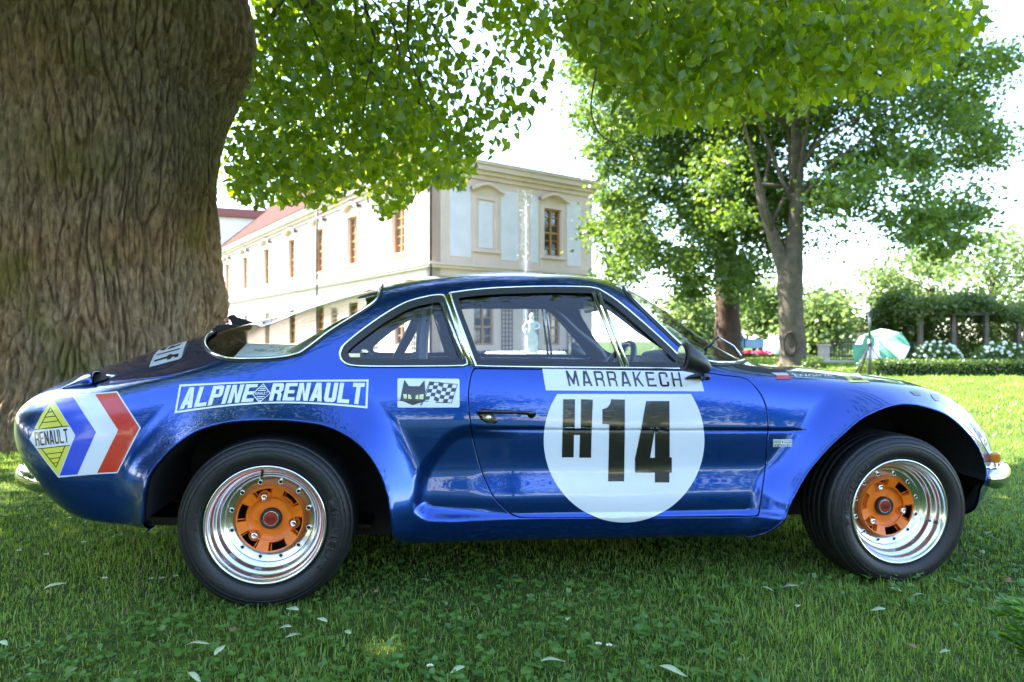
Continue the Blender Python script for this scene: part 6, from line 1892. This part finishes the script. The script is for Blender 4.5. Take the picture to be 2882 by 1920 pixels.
mb = MB(); mb.box(-.012, .012, -.10, .10, -.03, .03, Matrix.Translation((1.20, -.0, .965))); mb.build('cabin_mirror', blackp, car, bevel=.01)
# toggle catch in the quarter window
qc = from_px(987, 1000, .13)
mb = MB(); mb.box(-.03, .03, -.004, .004, -.006, .006, Matrix.Translation(qc)); mb.lathe([(0, -.012), (.01, -.01), (.012, 0), (.01, .008)], 14, 'y', qc + Vector((.045, 0, .01))); mb.build('window_catch', alu, car)
# ---- wheels
def wheel_meshes():
    out = {}
    # tyre: outer face at y=0 looks to -y
    pr = [(.176, .020), (.180, .004), (.192, -.010), (.212, -.016), (.232, -.013), (.246, -.004), (.253, .006), (.2535, .0075), (.2545, .007), (.2595, .018), (.2625, .032)]
    for g0 in (.055, .085, .115, .145):
        pr += [(.2635, g0 - .003), (.2585, g0 - .002), (.2585, g0 + .002), (.2635, g0 + .003)]
    pr += [(.2625, .170), (.257, .188), (.245, .200), (.21, .206), (.178, .195)]
    mb = MB().lathe(pr, 96); out['tyre'] = mb.mesh('tyre')
    # thin moulded ridges of the sidewall
    mb = MB()
    for R_, yy in ((.2265, -.0155), (.186, -.0055), (.2385, -.0115)):
        mb.tube([(R_ * math.cos(t), yy, R_ * math.sin(t)) for t in np.linspace(0, 2 * math.pi, 96, endpoint=False)], .0011, 5, closed=True)
    out['sidewall_ridge'] = mb
    pr = [(.180, .006), (.1815, .001), (.181, -.003), (.178, -.0055), (.174, -.005), (.1715, -.001), (.170, .005), (.166, .009), (.1635, .012), (.163, .018), (.1625, .027), (.158, .033), (.152, .0365), (.150, .042), (.149, .052), (.147, .0575), (.142, .0605), (.1355, .0625), (.1325, .068), (.130, .0705), (.1075, .071), (.1065, .074), (.1065, .10)]
    out['rim'] = MB().lathe(pr, 96).mesh('rim')
    # orange spider: spokes with six windows
    bm = bmesh.new()
    rings = [(.0745, .0865), (.0775, .0855), (.1050, .0755), (.1085, .0735)]
    nA = 96
    V = [[bm.verts.new((r * math.cos(2 * math.pi * k / nA), y, r * math.sin(2 * math.pi * k / nA))) for k in range(nA)] for r, y in rings]
    holes = [math.radians(a) for a in (165, 105, 45, -15, -75, -135)]
    for i in range(3):
        for k in range(nA):
            t = 2 * math.pi * (k + .5) / nA
            if i == 1 and any(abs((t - h + math.pi) % (2 * math.pi) - math.pi) < math.radians(17) for h in holes): continue
            bm.faces.new((V[i][k], V[i][(k + 1) % nA], V[i + 1][(k + 1) % nA], V[i + 1][k]))
    bmesh.ops.recalc_face_normals(bm, faces=bm.faces)
    me = bpy.data.meshes.new('spider'); bm.to_mesh(me); bm.free()
    out['wheel_spider'] = me
    mb = MB().lathe([(.0775, .105), (.0785, .084), (.0775, .0815), (.0745, .0810), (.0725, .0825), (.0715, .0855), (.055, .0868), (.034, .0865), (.0, .0865)], 72)
    for a in (106, -14, -134):
        t = math.radians(a); c = (.071 * math.cos(t), 0, .071 * math.sin(t))
        mb.lathe([(.019, .095), (.0190, .0805), (.0175, .0795), (.0155, .081), (.0145, .088), (.0, .088)], 24, 'y', c)
    for a in (46, 166, -74):
        t = math.radians(a); c = (.0455 * math.cos(t), 0, .0455 * math.sin(t))
        mb.tube([(c[0] + .0165 * math.cos(q), .0866, c[2] + .0165 * math.sin(q)) for q in np.linspace(0, 2 * math.pi, 28, endpoint=False)], .0011, 5, closed=True)
    for a in (135, 75, 15, -45, -105, -165):
        for d in (-15, 15):
            t = math.radians(a + d); u = Vector((math.cos(t), 0, math.sin(t)))
            mb.tube([u * .077 + Vector((0, .0845, 0)), u * .107 + Vector((0, .0735, 0))], .0022, 6)
    out['hub_plate'] = mb
    return out
WM = wheel_meshes()
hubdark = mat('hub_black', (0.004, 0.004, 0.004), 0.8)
silver = mat('silver_ring', (0.7, 0.7, 0.68), 0.25, 0.8)
redcap = mat('red_cap', (0.33, 0.016, 0.010), 0.3, coat=0.4)
def polar_text(body, R, y, a0, a1, h, m, name, parent, lift=.0008):
    P, T = text2d(body, .004)
    t = np.radians(a0 + (a1 - a0) * P[:, 0]); r = R - h / 2 + h * P[:, 1]
    bulge = -.012 - .0035 * np.exp(-((r - .213) / .012) ** 2) - lift
    V = np.stack([r * np.cos(t), bulge if y is None else np.full(len(r), y), r * np.sin(t)], 1)
    o = link(name, np_mesh(name, V, T), m, parent)
    so = o.modifiers.new('solid', 'SOLIDIFY'); so.thickness = .0012; so.offset = 0
    return o
def make_wheel(x, z, text, valve_a):
    w = empty('wheel', (x, -CH, z), 0, car)
    ty = link('tyre', WM['tyre'], tyre_m, w)
    WM['sidewall_ridge'].build('sidewall_ridge', tyre_m, w)
    link('rim', WM['rim'], alu, w)
    sp = link('wheel_spider', WM['wheel_spider'], orange, w)
    so = sp.modifiers.new('solid', 'SOLIDIFY'); so.thickness = .016; so.offset = -1
    WM['hub_plate'].build('hub_plate', orange, w)
    MB().lathe([(0, .135), (.107, .135), (.107, .10)], 32).build('shade_backing_disc', hubdark, w)  # black disc stands for the shade behind the spider windows
    for k in range(12):
        t = 2 * math.pi * (k + .5) / 12
        c = (.119 * math.cos(t), .0695, .119 * math.sin(t))
        MB().lathe([(.0078, .002), (.0074, -.0012), (.0054, -.0016), (.0050, .001)], 14, 'y', c).build('rim_bolt', alu, w)
        MB().lathe([(.0052, -.0006), (.0, -.0006)], 12, 'y', c).build('bolt_socket', hubdark, w)
    for a in (106, -14, -134):
        t = math.radians(a)
        MB().lathe([(.0118, .088), (.0115, .072), (.0095, .068), (.0055, .068), (.005, .072), (.0, .072)], 6, 'y', (.071 * math.cos(t), 0, .071 * math.sin(t))).build('wheel_nut', chrome, w)
    MB().lathe([(.033, .088), (.0325, .074), (.0295, .0700), (.0255, .0700), (.0235, .074)], 40).build('cap_collar', blackp, w)
    MB().lathe([(.0235, .0745), (.0225, .0735), (.0212, .0738)], 40).build('cap_ring', silver, w)
    cap = MB().lathe([(.0214, .0742), (.012, .0735), (.0, .0733)], 40).build('hub_cap', redcap, w)
    P, T = text2d('Gotti', .02, .3)
    P = P * np.array((.026, .015)) - np.array((.013, .0075))
    link('cap_lettering', np_mesh('cap_lettering', np.stack([P[:, 0], np.full(len(P), .0726), P[:, 1]], 1), T), mat('cap_black', (0.01, 0.01, 0.01), 0.4), w)
    t = math.radians(valve_a); u = Vector((math.cos(t), 0, math.sin(t)))
    MB().tube([u * .152 + Vector((0, .042, 0)), u * .143 + Vector((0, .030, 0)), u * .136 + Vector((0, .020, 0))], [.0045, .004, .003], 8).build('tyre_valve', mat('brass_dark', (0.10, 0.07, 0.03), 0.4, 0.8), w)
    if text:
        polar_text('MICHELIN', .207, None, text[0], text[1], .020, tyre_m, 'tyre_lettering', w, .0006)
    return w
def copy_tree(o, parent=None):
    c = o.copy(); COL.objects.link(c)
    if parent is not None: c.parent = parent
    for ch in list(o.children): copy_tree(ch, c)
    return c
ZR = .254; ZF = .224
wr = make_wheel(0.0, ZR, (20, -40), 97)
wf = make_wheel(2.0986, ZF, (190, 128), -18)
for w in (wr, wf):
    c = copy_tree(w, car)
    c.location = (w.location.x, CH, w.location.z); c.rotation_euler = (0, 0, math.pi)
# axles
mb = MB(); mb.tube([(0, -.6, ZR), (0, .6, ZR)], .035, 10); mb.build('rear_axle', well, car)
mb = MB(); mb.tube([(2.0986, -.6, ZF), (2.0986, .6, ZF)], .035, 10); mb.build('front_axle', well, car)

# notice card on the rear shelf
def W2(p): return CAR_M @ p
c0, c1, c2, c3 = from_px(659, 1004, .22), from_px(850, 1001, .20), from_px(868, 972, .46), from_px(694, 967, .46)
P, T = refine(np.array([(0, 0), (1, 0), (1, 1), (0, 1)], float), np.array([(0, 1, 2), (0, 2, 3)]), .3)
def card(a, b, lift): 
    p = c0 * (1 - a) * (1 - b) + c1 * a * (1 - b) + c2 * a * b + c3 * (1 - a) * b
    return tuple(W2(p + Vector((0, 0, lift))))
note = empty('notice_card', W2(c0))
tag(note, 'white please do not touch notice card lying behind the rear window', 'sign')
def rel(V): return [tuple(Vector(v) - note.location) for v in V]
sh = link('card_sheet', np_mesh('card_sheet', rel([card(a, b, 0) for a, b in P]), T), mat('card_white', (0.8, 0.82, 0.85), 0.6), note)
so = sh.modifiers.new('solid', 'SOLIDIFY'); so.thickness = .002; so.offset = -1
for body, q in (('PROSÍM', (.42, .98, .62, .84)), ('NEDOTÝKAT', (.22, 1.0, .36, .58)), ('SE!', (.62, .84, .10, .30))):
    P, T = text2d(body, .02)
    link('card_lettering', np_mesh('card_lettering', rel([card(q[0] + (q[1] - q[0]) * a, q[2] + (q[3] - q[2]) * b, .001) for a, b in P]), T), black_v, note)
